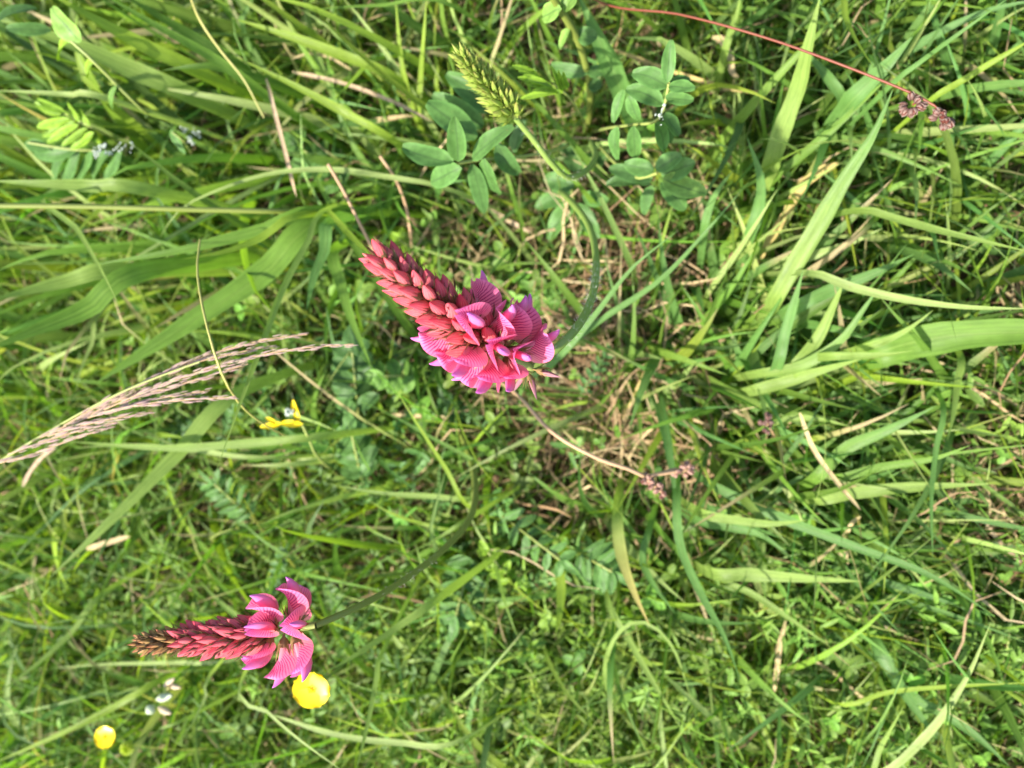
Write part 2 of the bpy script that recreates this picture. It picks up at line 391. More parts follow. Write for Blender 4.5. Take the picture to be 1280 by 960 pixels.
for px_, py_, k_, sx_, sy_ in ((680, 840, 1500, .09, .05), (1130, 800, 1300, .08, .07), (300, 880, 900, .14, .05), (1100, 60, 900, .09, .05)):
    c = P(px_, py_, 0); x, y = c.x + RNG.normal(0, sx_, k_), c.y + RNG.normal(0, sy_, k_)
    fine.append(grass(x, y, un(.03, .09, k_), un(.001, .0024, k_), un(0, .7, k_), un(.3, 2.0, k_), (4, 1.5, 3, 1.6, .8), seg=7, zmax=.07))
stuff('short_grass', fine, M['grass'], 'dense short fine green grass turf covering the whole meadow ground', 'grass')
wide = []
x, y = clumped(2300, *BOX, 5, .018, mask=1.0); n = len(x)
wide.append(grass(x, y, un(.07, .17, n), un(.003, .0068, n), un(.1, .7, n), un(.4, 1.7, n), (4, 3, 2, 2, .5), seg=10, zmax=.09))
# the broad-bladed tussock that fans out right of the bare patch
tx, ty = P(900, 455, 0).x, P(900, 455, 0).y
n = 230; az = RNG.normal(-0.1, 1.0, n)
wide.append(grass(tx + RNG.normal(0, .03, n), ty + RNG.normal(0, .04, n), un(.06, .14, n), un(.0045, .0095, n), un(.3, .8, n), un(.5, 1.2, n), (4, 4, 1, 2, .3), seg=10, az=az, fold=.3, zmax=.075))
n = 210; c = P(960, 640, 0); az = RNG.normal(-0.25, 0.6, n)
wide.append(grass(c.x + RNG.normal(0, .05, n), c.y + RNG.normal(0, .045, n), un(.06, .13, n), un(.0035, .008, n), un(.3, .8, n), un(.5, 1.2, n), (4, 4, 1, 1.5, .5), seg=10, az=az, fold=.3, zmax=.07))
n = 300; c = P(1130, 150, 0)
wide.append(grass(c.x + RNG.normal(0, .055, n), c.y + RNG.normal(0, .07, n), un(.06, .14, n), un(.003, .0075, n), un(.2, .8, n), un(.5, 1.4, n), (4, 4, 1, .7, 1.5), seg=10, fold=.3, zmax=.08))
# long lax blades of the upper left, leaning away from the camera foot
n = 420; c = P(200, 170, 0)
wide.append(grass(c.x + RNG.normal(0, .13, n), c.y + RNG.normal(0, .10, n), un(.10, .22, n), un(.004, .009, n), un(.1, .7, n), un(.4, 1.4, n), (4, 1.2, 4, 1.3, .8), seg=10, az=RNG.normal(2.9, .8, n), zmax=.13))
n = 420; c = P(120, 640, 0)
wide.append(grass(c.x + RNG.normal(0, .15, n), c.y + RNG.normal(0, .15, n), un(.08, .18, n), un(.002, .005, n), un(.1, .7, n), un(.4, 1.6, n), (4, 1.5, 3, 1.6, .8), seg=10, zmax=.11))
stuff('long_grass', wide, M['grass'], 'longer lax broad-bladed green grass rising in loose tufts through the turf', 'grass')

# dry thatch
def litter(x, y, L, w, z, cols, seg=6, tilt=.25):
    n = len(x); az = un(0, 6.283, n)
    return x, y, L, w, az
dead = []
def straws(x, y, L, w, zlo, zhi, up=0.3):
    n = len(x); seg = 6; s = np.linspace(-.5, .5, seg); az = un(0, 6.283, n)[:, None] + RNG.normal(0, .5, n)[:, None] * s[None] ** 2 * 4
    el = RNG.normal(0, up, n)[:, None]
    ds = s[None] * L[:, None]
    p = np.stack([x[:, None] + ds * np.cos(az) * np.cos(el), y[:, None] + ds * np.sin(az) * np.cos(el), un(zlo, zhi, n)[:, None] + ds * np.sin(el)], -1)
    p[..., 2] = np.maximum(p[..., 2], .002)
    side = np.stack([-np.sin(az), np.cos(az), np.zeros_like(az)], -1); roll = RNG.normal(0, .6, n)[:, None, None]
    t = np.gradient(p, axis=1); t /= np.linalg.norm(t, axis=2, keepdims=True)
    side = np.cos(roll) * side + np.sin(roll) * np.cross(t, side)
    W = w[:, None] * np.clip(1 - np.abs(s * 2) ** 4, .25, 1)[None]
    pal = np.array([(.48, .37, .20), (.42, .30, .17), (.33, .22, .12), (.50, .40, .23), (.20, .125, .065), (.26, .16, .085)])
    c = pal[RNG.choice(6, n)] * un(.75, 1.2, n)[:, None]
    return ribbons(p, side, W, .3, np.repeat(c[:, None], seg, 1))
x, y = RNG.uniform(BOX[0], BOX[1], 5200), RNG.uniform(BOX[2], BOX[3], 5200)
dead.append(straws(x, y, un(.015, .07, 5200), un(.0006, .0018, 5200), .002, .022))
for (c, r, a), k in zip(BARE, (300, 80, 130, 40, 60, 90)):
    dead.append(straws(c.x + RNG.normal(0, r * .75, k), c.y + RNG.normal(0, r * .75, k), un(.025, .10, k), un(.0007, .0020, k), .004, .045))
n = 420
dead.append(straws(RNG.uniform(BOX[0], BOX[1], n), RNG.uniform(BOX[2], BOX[3], n), un(.04, .11, n), un(.0006, .0014, n), .03, .07, .35))
stuff('dry_straw', dead, M['straw'], 'matted tan dry straw and dead blades lying between the green grass', 'straw')

# small herbs: rounded leaflets, feathery tufts
def leaflets(base, az, el, L, W, tint, fold=.35, seg=6, shape=.9):
    n = len(L); s = np.linspace(0, 1, seg)
    d = np.stack([np.cos(az) * np.cos(el), np.sin(az) * np.cos(el), np.sin(el)], -1)
    p = base[:, None] + d[:, None] * (s[None, :, None] * L[:, None, None]); p[..., 2] -= (s ** 2)[None] * (L * .18)[:, None]
    h = np.stack([-np.sin(az), np.cos(az), np.zeros(n)], -1)[:, None] * np.ones((1, seg, 1))
    prof = np.sin(math.pi * np.clip(.04 + .94 * s ** shape, 0, 1)) ** .7
    return ribbons(p, h, W[:, None] * prof[None], fold, tint[:, None] * np.ones((1, seg, 1)))
herb = []
def trifoliate(n, cx=None, cy=None, sp=None):
    if cx is None: x, y = un(BOX[0], BOX[1], n), un(BOX[2], BOX[3], n)
    else: x, y = cx + RNG.normal(0, sp, n), cy + RNG.normal(0, sp, n)
    z = un(.012, .05, n); a0 = un(0, 6.28, n); L0 = un(.005, .010, n)
    col = np.array((.13, .225, .035)) * un(.7, 1.35, n)[:, None] * RNG.normal(1, .08, (n, 3))
    for k in range(3):
        a = a0 + k * 2.094 + RNG.normal(0, .12, n)
        herb.append(leaflets(np.stack([x, y, z], -1), a, RNG.normal(.1, .3, n), L0, L0 * .75, col))
def pinnate(n, cx, cy, sx, sy, col0, pairs=7, L=(.025, .045), lw=.35, zr=(.015, .06), ll=.2):
    x, y = cx + RNG.normal(0, sx, n), cy + RNG.normal(0, sy, n); z = un(*zr, n); a0 = un(0, 6.28, n); Lr = un(*L, n); el = RNG.normal(.25, .2, n)
    col = np.array(col0) * un(.75, 1.3, n)[:, None]
    for k in range(pairs):
        t = .15 + .85 * k / (pairs - 1); b = np.stack([x + np.cos(a0) * np.cos(el) * Lr * t, y + np.sin(a0) * np.cos(el) * Lr * t, z + np.sin(el) * Lr * t - .012 * t * t], -1)
        for sg in (-1, 1):
            l = Lr * ll * (1 - .5 * abs(t - .45))
            herb.append(leaflets(b, a0 + sg * (1.15 - .3 * t) + RNG.normal(0, .1, n), RNG.normal(.1, .2, n), l, l * lw, col))
    herb.append(leaflets(np.stack([x, y, z], -1), a0, el, Lr * 1.02, Lr * .03, col * 1.2))
trifoliate(420); c = P(1120, 830, 0); trifoliate(150, c.x, c.y, .06); c = P(680, 860, 0); trifoliate(120, c.x, c.y, .07); c = P(620, 420, 0); trifoliate(110, c.x, c.y, .05)
def sprigs(n, cx, cy, sx, sy, col0, L=(.005, .014), k=9, wr=.4, zr=(.008, .05)):
    """loose little shoots: k small leaves at random angles up a short stem"""
    x, y = cx + RNG.normal(0, sx, n), cy + RNG.normal(0, sy, n); z = un(*zr, n); a0 = un(0, 6.28, n); col = np.array(col0) * un(.7, 1.35, n)[:, None] * RNG.normal(1, .07, (n, 3))
    for i in range(k):
        t = i / k; ll = un(*L, n); a = a0 + i * 2.4 + RNG.normal(0, .4, n)
        b = np.stack([x + np.cos(a0) * t * .018 + RNG.normal(0, .001, n), y + np.sin(a0) * t * .018 + RNG.normal(0, .001, n), z + .012 * t], -1)
        herb.append(leaflets(b, a, RNG.normal(.25, .4, n), ll, ll * wr * .62 * un(.6, 1.4, n), col * un(.85, 1.15, n)[:, None], seg=5))
for px_, py_, n_, sx_, sy_, c_, w_ in ((690, 840, 120, .06, .035, (.19, .29, .04), .22), (560, 770, 70, .08, .05, (.13, .23, .04), .4), (200, 700, 110, .14, .1, (.15, .25, .04), .28),
        (440, 520, 70, .07, .05, (.09, .18, .045), .45), (1180, 720, 80, .07, .07, (.14, .24, .04), .4), (1000, 830, 70, .07, .05, (.15, .25, .04), .3), (60, 850, 90, .08, .05, (.12, .22, .04), .35)):
    c = P(px_, py_, 0); sprigs(n_, c.x, c.y, sx_, sy_, c_, wr=w_)
sprigs(220, -.25, 0, .28, .25, (.13, .22, .04), wr=.4, zr=(.004, .035))
c = P(560, 760, 0); pinnate(9, c.x, c.y, .07, .05, (.10, .19, .045), 7, (.03, .05), .42)
c = P(440, 520, 0); pinnate(12, c.x, c.y, .06, .05, (.075, .16, .045), 7, (.03, .055), .45)
c = P(200, 700, 0); pinnate(10, c.x, c.y, .12, .09, (.13, .23, .04), 8, (.025, .05), .28)
stuff('ground_herbs', herb, M['leaf'], 'small clover-like and feathery herb leaves growing low among the grass', 'herbs')

# meadow beyond the picture's edges
far = []
hx = (BOX[0], BOX[1], BOX[2], BOX[3])
x, y = scatter(26000, -2.4, 1.9, -2.0, 2.0, 0, hole=hx); n = len(x)
far.append(grass(x, y, un(.05, .16, n), un(.003, .006, n), un(0, .6, n), un(.3, 1.6, n), (4, 2, 2, 1, 1.5), seg=5))
stuff('outer_grass', far, M['grass'], 'green meadow grass continuing beyond the edges of the picture', 'grass')

# ------------------------------------------------------------------ single grass blades, stems and straws that can be picked apart
COL = {'mid': G_MID * 1.1, 'blue': G_BLUE * 1.15, 'yel': G_YEL * 1.1, 'pale': G_PALE, 'light': np.array((.225, .33, .07)), 'dark': G_DARK * 1.1,
       'straw': STRAW, 'pink': np.array((.47, .35, .23)), 'gold': np.array((.47, .37, .13)), 'brown': np.array((.36, .25, .14))}
def blade(name, cat, label, px, z0, z1, w, col, tip=None, face=0.0, root=True, arch=0.0, fold=0.28, blunt=False, twist=0.0, group=None):
    """px: photo points from root end to tip, z0..z1 heights, w the widest width in photo pixels"""
    k = len(px); pts = []
    for i, (a, b) in enumerate(px):
        t = i / (k - 1); pts.append(P(a, b, z0 + (z1 - z0) * t + arch * 4 * t * (1 - t)))
    sc = mm_per_px(pts[k // 2])
    if root and z0 > 0.012:
        d = (pts[0] - pts[1]); d.z = 0
        if d.length > 0: d.normalize()
        pts = [Vector((pts[0].x, pts[0].y, -0.006)) + d * z0 * 0.35] + pts
    n = 26; p = resample(pts, n); s = np.linspace(0, 1, n); t = tangents(p)
    frac = (z0 / max(np.linalg.norm(np.diff(p, axis=0), axis=1).sum(), 1e-6)) if root and z0 > .012 else 0
    grow = np.clip((s - frac * .5) / (frac * .8 + .12), 0, 1)
    W = w * 1.15 * sc * (.45 + .55 * grow) * (np.clip(1 - s ** (14 if blunt else 3.6), .02, 1))
    f1, f2 = random.uniform(0, 6), random.uniform(0, 6); W = W * (1 + .05 * np.sin(s * 17 + f1) + .04 * np.sin(s * 41 + f2))
    h = np.cross(t, np.array([.35, 0, 1.0]) if p[n // 2, 0] < -.2 else np.array([0, 0, 1.0])); h /= np.linalg.norm(h, axis=1, keepdims=True) + 1e-9
    # face the upper side mostly skyward, rolled by a little
    b = np.cross(h, t); rl = (face + twist * (s - .5) + .16 * np.sin(s * 9 + f1))[:, None]
    side = np.cos(rl) * h + np.sin(rl) * b
    c0 = np.array(COL[col]); c1 = np.array(COL[tip]) if tip else c0 * 1.0
    m = np.clip((s - .55) / .4, 0, 1)[:, None]; T = c0 * (1 - m) + c1 * m
    pa = np.clip(1 - s / .15, 0, 1)[:, None] * .4; T = T * (1 - pa) + np.array((.26, .28, .11)) * pa
    V, F, U, TT = ribbons(p[None], side[None], W[None], fold, T[None])
    mat = M['straw'] if col in ('straw', 'pink', 'gold', 'brown') else M['grass']
    o = world_obj(name, V, F, mat, None, U, TT, origin=Vector(p[0]))
    return tag(o, label, cat, group, 'thing')
def GB(label, px, z0, z1, w, col, **kw): return blade('blade_of_grass', 'grass blade', label, px, z0, z1, w, col, **kw)
def ST(label, px, z0, z1, w, col, **kw):
    kw.setdefault('root', False); kw.setdefault('blunt', True); w *= .72; kw.setdefault('twist', random.uniform(-1.2, 1.2)); kw.setdefault('fold', .5); z0 -= .012; z1 -= .012
    return blade('dry_stalk', 'straw', label, px, z0, z1, w, col, **kw)

# upper left
GB('broad bright green blade running off the top edge, nearest the left corner', [(245, 88), (190, 62), (130, 30), (55, -12)], .12, .19, 25, 'yel', twist=.4)
GB('broad green blade parallel below the brightest corner blade, upper left', [(235, 118), (165, 88), (90, 55), (-10, 22)], .10, .17, 27, 'light', twist=.3)
GB('long striped green blade reaching the top edge above left, yellow rooted', [(322, 112), (270, 75), (205, 38), (120, -12)], .11, .18, 17, 'mid', twist=-.3)
GB('dark green blade along the top edge, rooted beside the thin knotted stem', [(300, 82), (245, 48), (195, 18), (140, -15)], .10, .17, 17, 'dark')
GB('pale flat blade lying level at left edge above the fresh pinnate leaf', [(142, 126), (95, 119), (50, 116), (-12, 113)], .14, .17, 12, 'pale')
GB('wide light green blade level at left edge just above the dark stem', [(185, 238), (120, 233), (60, 230), (-15, 226)], .14, .18, 24, 'light')
GB('yellow-green blade slanting down to the right, over the pink straw top', [(486, 172), (430, 140), (370, 108), (292, 70)], .09, .13, 12, 'yel')
GB('yellow-green blade slanting across the top, second from the top edge', [(492, 98), (440, 74), (370, 48), (288, 22)], .08, .12, 15, 'yel')
GB('thin green blade lying level right along the top edge', [(560, 5), (480, 7), (430, 9), (382, 13)], .10, .12, 7, 'mid')
GB('flat dark green blade ending in a point at mid left, over broad blades', [(402, 262), (330, 286), (230, 312), (118, 331)], .12, .18, 17, 'mid', face=.3)
GB('short yellow-green blade close under the level dark stem', [(385, 268), (330, 296), (280, 315), (228, 324)], .13, .18, 15, 'yel')
GB('very broad green blade slanting down-left from the leaf joint to the pink panicle', [(400, 276), (335, 338), (255, 392), (180, 440), (118, 480)], .10, .16, 32, 'mid', twist=.5)
GB('widest soft green blade running out at the left edge, lower one', [(185, 338), (110, 385), (45, 412), (-20, 440)], .14, .20, 36, 'mid', face=.2)
GB('wide soft green blade running out at the left edge, upper one', [(150, 338), (90, 350), (30, 365), (-20, 378)], .13, .18, 30, 'light')
GB('long narrow grey-green blade hanging from the leaf joint across the pink panicle', [(412, 260), (386, 300), (352, 365), (330, 425), (300, 505), (270, 590)], .13, .23, 10, 'light', arch=.01)
GB('hanging blue-green leaf blade with a sharp point below the leaf joint', [(418, 276), (408, 310), (393, 345), (383, 388)], .12, .15, 26, 'blue')
GB('upright green blade left of the big pink flower, bending to its foot', [(420, 310), (425, 350), (440, 400), (464, 458)], .10, .13, 18, 'mid')
GB('yellow-green shoot reaching from leaf joint to the big pink flower tip', [(410, 255), (425, 280), (445, 302), (466, 322)], .11, .17, 7, 'yel', blunt=True)
GB('pale arching blade sweeping from the sainfoin leaflets to the left', [(562, 237), (490, 222), (415, 212), (340, 217), (275, 237), (225, 262), (200, 297)], .09, .13, 7, 'pale', arch=.02)
GB('pale green slender blade slanting over left broad blades', [(62, 248), (95, 285), (125, 335), (152, 388)], .16, .21, 9, 'light')
GB('pale curved blade below left broad blades, above the panicle', [(136, 385), (115, 430), (100, 465), (95, 490)], .10, .14, 8, 'pale')
GB('broad bright green blade slanting down-left below the pink panicle', [(300, 490), (225, 565), (150, 640), (62, 722)], .11, .17, 21, 'light')
GB('pale level blade under the panicle, reaching the side-on yellow flower', [(405, 545), (320, 553), (210, 560), (85, 552)], .11, .15, 12, 'light')
GB('narrow pale blade close below the level pale blade at left', [(330, 572), (240, 562), (160, 556), (95, 560)], .10, .13, 7, 'pale')
GB('thin green blade slanting to the lower left edge', [(135, 738), (90, 790), (40, 835), (-10, 872)], .09, .14, 9, 'light')
GB('long yellow-green blade above the small buttercup, lower left', [(200, 850), (140, 885), (80, 915), (-10, 955)], .08, .12, 9, 'yel')
GB('pale slender blade left of the lower pink spike', [(300, 822), (215, 828), (140, 830), (65, 835)], .08, .10, 6, 'pale')
GB('thin pale blade dropping down-left under the lower pink spike', [(272, 832), (258, 868), (240, 905), (222, 932)], .12, .15, 7, 'pale')
GB('short curved pale blade right of the white flower buds', [(232, 898), (205, 908), (190, 922), (184, 945)], .10, .12, 8, 'light')
# lower middle
GB('thick green blade under the stem of the lower pink spike', [(552, 745), (500, 782), (455, 812), (405, 842)], .12, .17, 15, 'light')
GB('green blade running down to the bottom edge right of large buttercup', [(482, 808), (472, 845), (460, 905), (444, 968)], .12, .17, 13, 'light')
GB('pale level stalk-like blade below the large buttercup', [(578, 924), (500, 928), (420, 918), (340, 893)], .10, .13, 7, 'pale', blunt=True)
GB('pale blade slanting below the lower pink florets to the bottom edge', [(302, 852), (335, 890), (375, 925), (430, 965)], .15, .18, 8, 'pale')
GB('straight yellow-green blade from the rusty stem joint up to the flower shadow', [(588, 634), (560, 590), (528, 540), (494, 486)], .09, .14, 7, 'yel')
GB('pale level blade left of the rusty stem joint', [(590, 623), (540, 620), (470, 616), (408, 604)], .07, .10, 8, 'light')
GB('curved thin green blade below the pale level one near rusty joint', [(572, 662), (530, 655), (490, 642), (455, 622)], .07, .10, 6, 'yel')
GB('short pale green blade hanging under the rusty stem joint', [(586, 648), (560, 665), (535, 680), (512, 690)], .10, .12, 9, 'light')
GB('broad yellow-green blade tip pointing down, below centre', [(702, 705), (702, 735), (700, 765), (694, 795)], .06, .09, 19, 'yel')
GB('folded green blade with dry tip below the brown sedge', [(772, 640), (776, 690), (792, 738), (812, 782)], .07, .10, 18, 'light', tip='gold')
GB('long dark green blade curving down beside the folded dry-tipped one', [(846, 615), (850, 680), (876, 742), (905, 795), (925, 850)], .08, .12, 13, 'blue')
GB('straight pale green blade running to the bottom centre right', [(760, 750), (785, 798), (815, 850), (852, 912)], .06, .09, 10, 'light')
GB('thin looped green blade arching over bottom centre right', [(772, 890), (756, 840), (770, 795), (802, 777), (840, 808), (866, 880)], .05, .08, 6, 'light', arch=.03)
GB('small blue-green curled blade right of the broad pointing tip', [(812, 660), (803, 700), (820, 735), (845, 768)], .06, .09, 11, 'blue')
# right: the tussock
GB('large pale green folded blade, its pointed dark tip under the red sedge', [(966, 378), (988, 340), (1020, 288), (1056, 224), (1090, 170), (1116, 112)], .07, .13, 25, 'light', tip='blue', fold=.5)
GB('tall bright green blade with narrow foot left of the red sedge stem', [(962, 212), (975, 170), (998, 110), (1010, 60), (1026, -8)], .06, .13, 25, 'light', face=.2)
GB('straight green blade slanting up-right from the dry golden leaf', [(968, 224), (1020, 180), (1075, 130), (1112, 95)], .05, .09, 12, 'mid')
GB('straight blue-green blade reaching the top right edge above sedge heads', [(1108, 112), (1150, 78), (1195, 45), (1268, -8)], .09, .14, 9, 'blue')
GB('straight yellow-green stalk-like blade right of the red sedge heads', [(1158, 130), (1200, 103), (1240, 78), (1292, 48)], .09, .12, 8, 'yel', blunt=True)
GB('broad blue-green blade behind the red sedge stem', [(1058, 134), (1080, 110), (1108, 82), (1142, 44)], .07, .10, 32, 'blue')
GB('blue-green blade lying left behind the broad one by the red stem', [(1052, 128), (1040, 105), (1025, 85), (1005, 62)], .06, .08, 20, 'blue')
GB('twisted yellow-green blade hanging from the top edge at right', [(1048, -8), (1056, 22), (1070, 52), (1093, 86)], .10, .13, 14, 'yel', twist=1.2)
GB('long light green blade crossing to the right edge, upper of two', [(1070, 264), (1120, 274), (1180, 290), (1292, 316)], .09, .12, 13, 'light')
GB('long light green blade crossing to the right edge, lower of two, bent downward', [(1012, 342), (1060, 358), (1130, 374), (1210, 384), (1292, 386)], .10, .13, 13, 'pale')
GB('largest broad blade at right edge with pale midrib', [(1085, 444), (1140, 428), (1210, 418), (1300, 416), (1420, 424)], .07, .10, 42, 'mid', fold=.45)
GB('small folded blade close above the largest broad blade', [(1080, 435), (1110, 425), (1140, 408), (1166, 388)], .09, .11, 16, 'light')
GB('smooth level blade just left below the largest broad blade', [(1030, 446), (1070, 445), (1105, 444), (1142, 438)], .09, .11, 17, 'light')
GB('pale curved blade sweeping from tussock heart up to the right', [(945, 468), (1000, 458), (1048, 428), (1080, 385), (1104, 352)], .07, .11, 15, 'light', tip='blue')
GB('broad light blade in the tussock slanting up-right', [(985, 470), (1020, 425), (1040, 385), (1055, 352)], .07, .10, 22, 'light')
GB('upright blue-green blade at the left of the tussock', [(970, 460), (980, 420), (992, 380), (1004, 338)], .08, .11, 20, 'blue')
GB('pointed blue-green blade crossing under the bent light blade', [(995, 384), (1040, 362), (1090, 343), (1142, 318)], .07, .09, 21, 'blue')
GB('wide light blade at the tussock heart, lying left to right', [(935, 490), (980, 478), (1030, 462), (1080, 448)], .06, .09, 18, 'light')
GB('long green blade with purplish tip reaching right of middle', [(1012, 602), (1055, 562), (1105, 540), (1169, 508)], .06, .09, 19, 'mid', tip='blue')
GB('narrow green blade just under the purplish-tipped one', [(1040, 598), (1100, 584), (1165, 574), (1214, 556)], .06, .09, 13, 'mid')
GB('level pointed green blade lowest of the three at right', [(1018, 624), (1070, 616), (1140, 609), (1238, 605)], .06, .08, 17, 'light')
GB('light green blade pointing right, below brown seed tuft', [(960, 530), (990, 523), (1025, 524), (1062, 533)], .06, .08, 12, 'light')
GB('upright light blade standing at right, tip down', [(1200, 445), (1196, 480), (1192, 515), (1184, 552)], .06, .09, 11, 'light')
GB('thin blade crossing the level pointed one at right edge side', [(1178, 505), (1170, 560), (1164, 620), (1166, 700)], .07, .10, 8, 'blue')
GB('long blue-green blade from the sedge to the lower right', [(880, 600), (960, 640), (1065, 682), (1160, 718), (1240, 768)], .06, .10, 13, 'blue')
GB('level pale blade pointing right in lower right quarter', [(888, 716), (940, 718), (1000, 722), (1078, 727)], .06, .08, 18, 'light')
GB('slanting light blade under the level pale one, lower right', [(900, 722), (940, 742), (985, 772), (1038, 808)], .06, .08, 10, 'light')
GB('dark green blade right of the brown sedge, pointing right', [(868, 648), (910, 658), (950, 668), (985, 692)], .06, .08, 15, 'blue')
GB('light blade above the dark one right of the brown sedge', [(875, 640), (920, 650), (965, 655), (1010, 650)], .07, .09, 16, 'light')
GB('long pale blade curving up from the bottom right edge', [(1092, 968), (1155, 922), (1205, 852), (1238, 780)], .06, .10, 11, 'pale')
GB('thin yellow-green level blade near bottom right', [(1048, 880), (1110, 865), (1190, 858), (1292, 853)], .06, .08, 7, 'yel')
GB('short light blade left of the long bottom right curve', [(1085, 968), (1100, 935), (1114, 910), (1130, 882)], .06, .09, 8, 'light')
GB('dark blue-green blade slanting down, lower right', [(1092, 800), (1115, 840), (1140, 880), (1172, 925)], .05, .07, 18, 'blue')
GB('second dark blue-green blade beside it, reaching the bottom right corner', [(1135, 865), (1180, 892), (1220, 920), (1262, 958)], .05, .07, 15, 'blue')
GB('slender blade between flower stem and sainfoin leaves, blue-green, upper', [(690, 458), (745, 405), (825, 350), (895, 275), (935, 228)], .09, .12, 8, 'blue')
GB('slender blade close behind the big flower stem, blue-green, lower', [(655, 482), (700, 446), (745, 392), (790, 335), (848, 288)], .10, .13, 9, 'blue')
GB('curved yellow-green blade over the bare straw patch', [(856, 460), (832, 442), (808, 430), (780, 412)], .03, .05, 13, 'yel')
GB('light green blade pointing up-right at the bare patch edge', [(808, 520), (830, 498), (850, 474), (870, 452)], .03, .05, 15, 'light')
GB('light green blade at the foot of the bare patch, pointing left', [(745, 545), (715, 535), (685, 528), (640, 522)], .03, .05, 18, 'light')
GB('pale thin blade slanting up to the forked shoot right of leaves', [(888, 362), (915, 325), (940, 288), (972, 236)], .05, .10, 8, 'pale')
GB('blue-green upright blade beside the forked shoot', [(936, 298), (948, 262), (950, 222), (934, 172)], .07, .11, 19, 'blue')
GB('small grey-green pointed blade right of lower sainfoin leaflets', [(880, 292), (884, 268), (896, 240), (917, 212)], .07, .10, 15, 'blue')
GB('bright narrow upright blade at top, left of the green bud spike', [(522, 152), (510, 115), (501, 70), (494, -8)], .05, .10, 8, 'yel')
GB('second bright narrow upright blade at top by the bud spike', [(525, 150), (526, 100), (529, 55), (534, -8)], .05, .10, 8, 'yel')
GB('third bright narrow blade, nearest the green bud spike', [(548, 118), (546, 85), (544, 60), (544, 28)], .05, .08, 7, 'yel')
GB('large folded blue-green leaf blade between bud spike and right leaves', [(778, 118), (765, 85), (748, 50), (722, -8)], .08, .13, 34, 'blue', fold=.6)
GB('small bright blade between right leaf cluster and tall bright blade', [(905, 70), (912, 45), (920, 20), (926, -8)], .06, .09, 14, 'light')

# dry stalks and stems
ST('straight pinkish dry straw standing at upper left', [(332, 98), (342, 135), (354, 180), (371, 247)], .14, .12, 6, 'pink')
ST('pale dry straw slanting from top left towards the sainfoin leaflets', [(366, 90), (430, 105), (490, 127), (542, 154)], .10, .08, 6, 'pink')
ST('pale dry blade level behind the leftmost sainfoin leaflets', [(442, 154), (475, 150), (500, 147), (520, 146)], .07, .07, 7, 'straw')
ST('arched dry straw near the top edge, left half', [(365, 74), (385, 68), (410, 72), (440, 88)], .09, .09, 4, 'straw')
ST('pale dry straw arching below the green bud stem', [(540, 232), (580, 245), (625, 270), (665, 292)], .05, .04, 7, 'pink')
ST('brown dry straw lying over leaves, centre top', [(600, 248), (625, 265), (650, 282), (668, 290)], .04, .04, 6, 'brown')
ST('cut pale straw lying at lower left under the broad blade', [(108, 686), (125, 681), (145, 675), (163, 671)], .09, .09, 8, 'straw')
ST('pale buff stalk at left edge under the panicle', [(28, 608), (38, 590), (52, 572), (70, 560)], .14, .14, 6, 'pink')
ST('yellow dry straw slanting through the bare patch', [(764, 556), (782, 520), (800, 480), (816, 446)], .04, .06, 6, 'gold')
ST('yellowish thick dead stem under the big flower', [(664, 490), (700, 502), (735, 516), (764, 532)], .03, .03, 9, 'gold')
ST('pale bent dry stalk right of the tussock, centre right', [(1000, 516), (1018, 562), (1045, 602), (1076, 638)], .10, .08, 7, 'straw')
ST('hooked pale end of dry stalk below the bent one', [(1076, 646), (1062, 658), (1056, 680), (1060, 708)], .08, .06, 6, 'straw')
ST('tan dry stalk standing in the lower right herbs', [(981, 776), (975, 800), (972, 830), (968, 866)], .06, .05, 8, 'straw')
ST('golden dry stalk curving right of the sainfoin leaves', [(768, 62), (820, 82), (880, 102), (940, 116), (1020, 106)], .06, .06, 6, 'gold')
ST('curled buff dead leaf near the top, right of sainfoin leaves', [(890, 46), (902, 50), (912, 72), (915, 92), (924, 98)], .07, .06, 10, 'straw')
ST('broad golden dead leaf right of the forked shoot', [(982, 268), (1000, 235), (1022, 218), (1048, 204)], .06, .07, 15, 'gold')
ST('faded yellow blade below the broad golden dead leaf', [(938, 335), (955, 310), (972, 285), (985, 262)], .05, .06, 13, 'gold')
ST('pale dry stalk lying at right under the largest blade', [(1150, 462), (1180, 470), (1215, 485), (1230, 505)], .04, .04, 6, 'pink')
ST('second pale dry stalk beside it running to the right edge', [(1172, 452), (1210, 470), (1250, 495), (1285, 515)], .04, .04, 6, 'straw')
ST('thin dry straw in the lower right leading down-right', [(1008, 822), (1040, 840), (1075, 870), (1105, 895)], .05, .05, 5, 'straw')
ST('pale dry bent straw at right edge, lower half', [(1230, 652), (1245, 672), (1262, 690), (1285, 708)], .05, .05, 6, 'pink')
ST('short dry straw in the shade below the big flower', [(490, 518), (510, 519), (535, 521), (560, 522)], .06, .06, 6, 'straw')

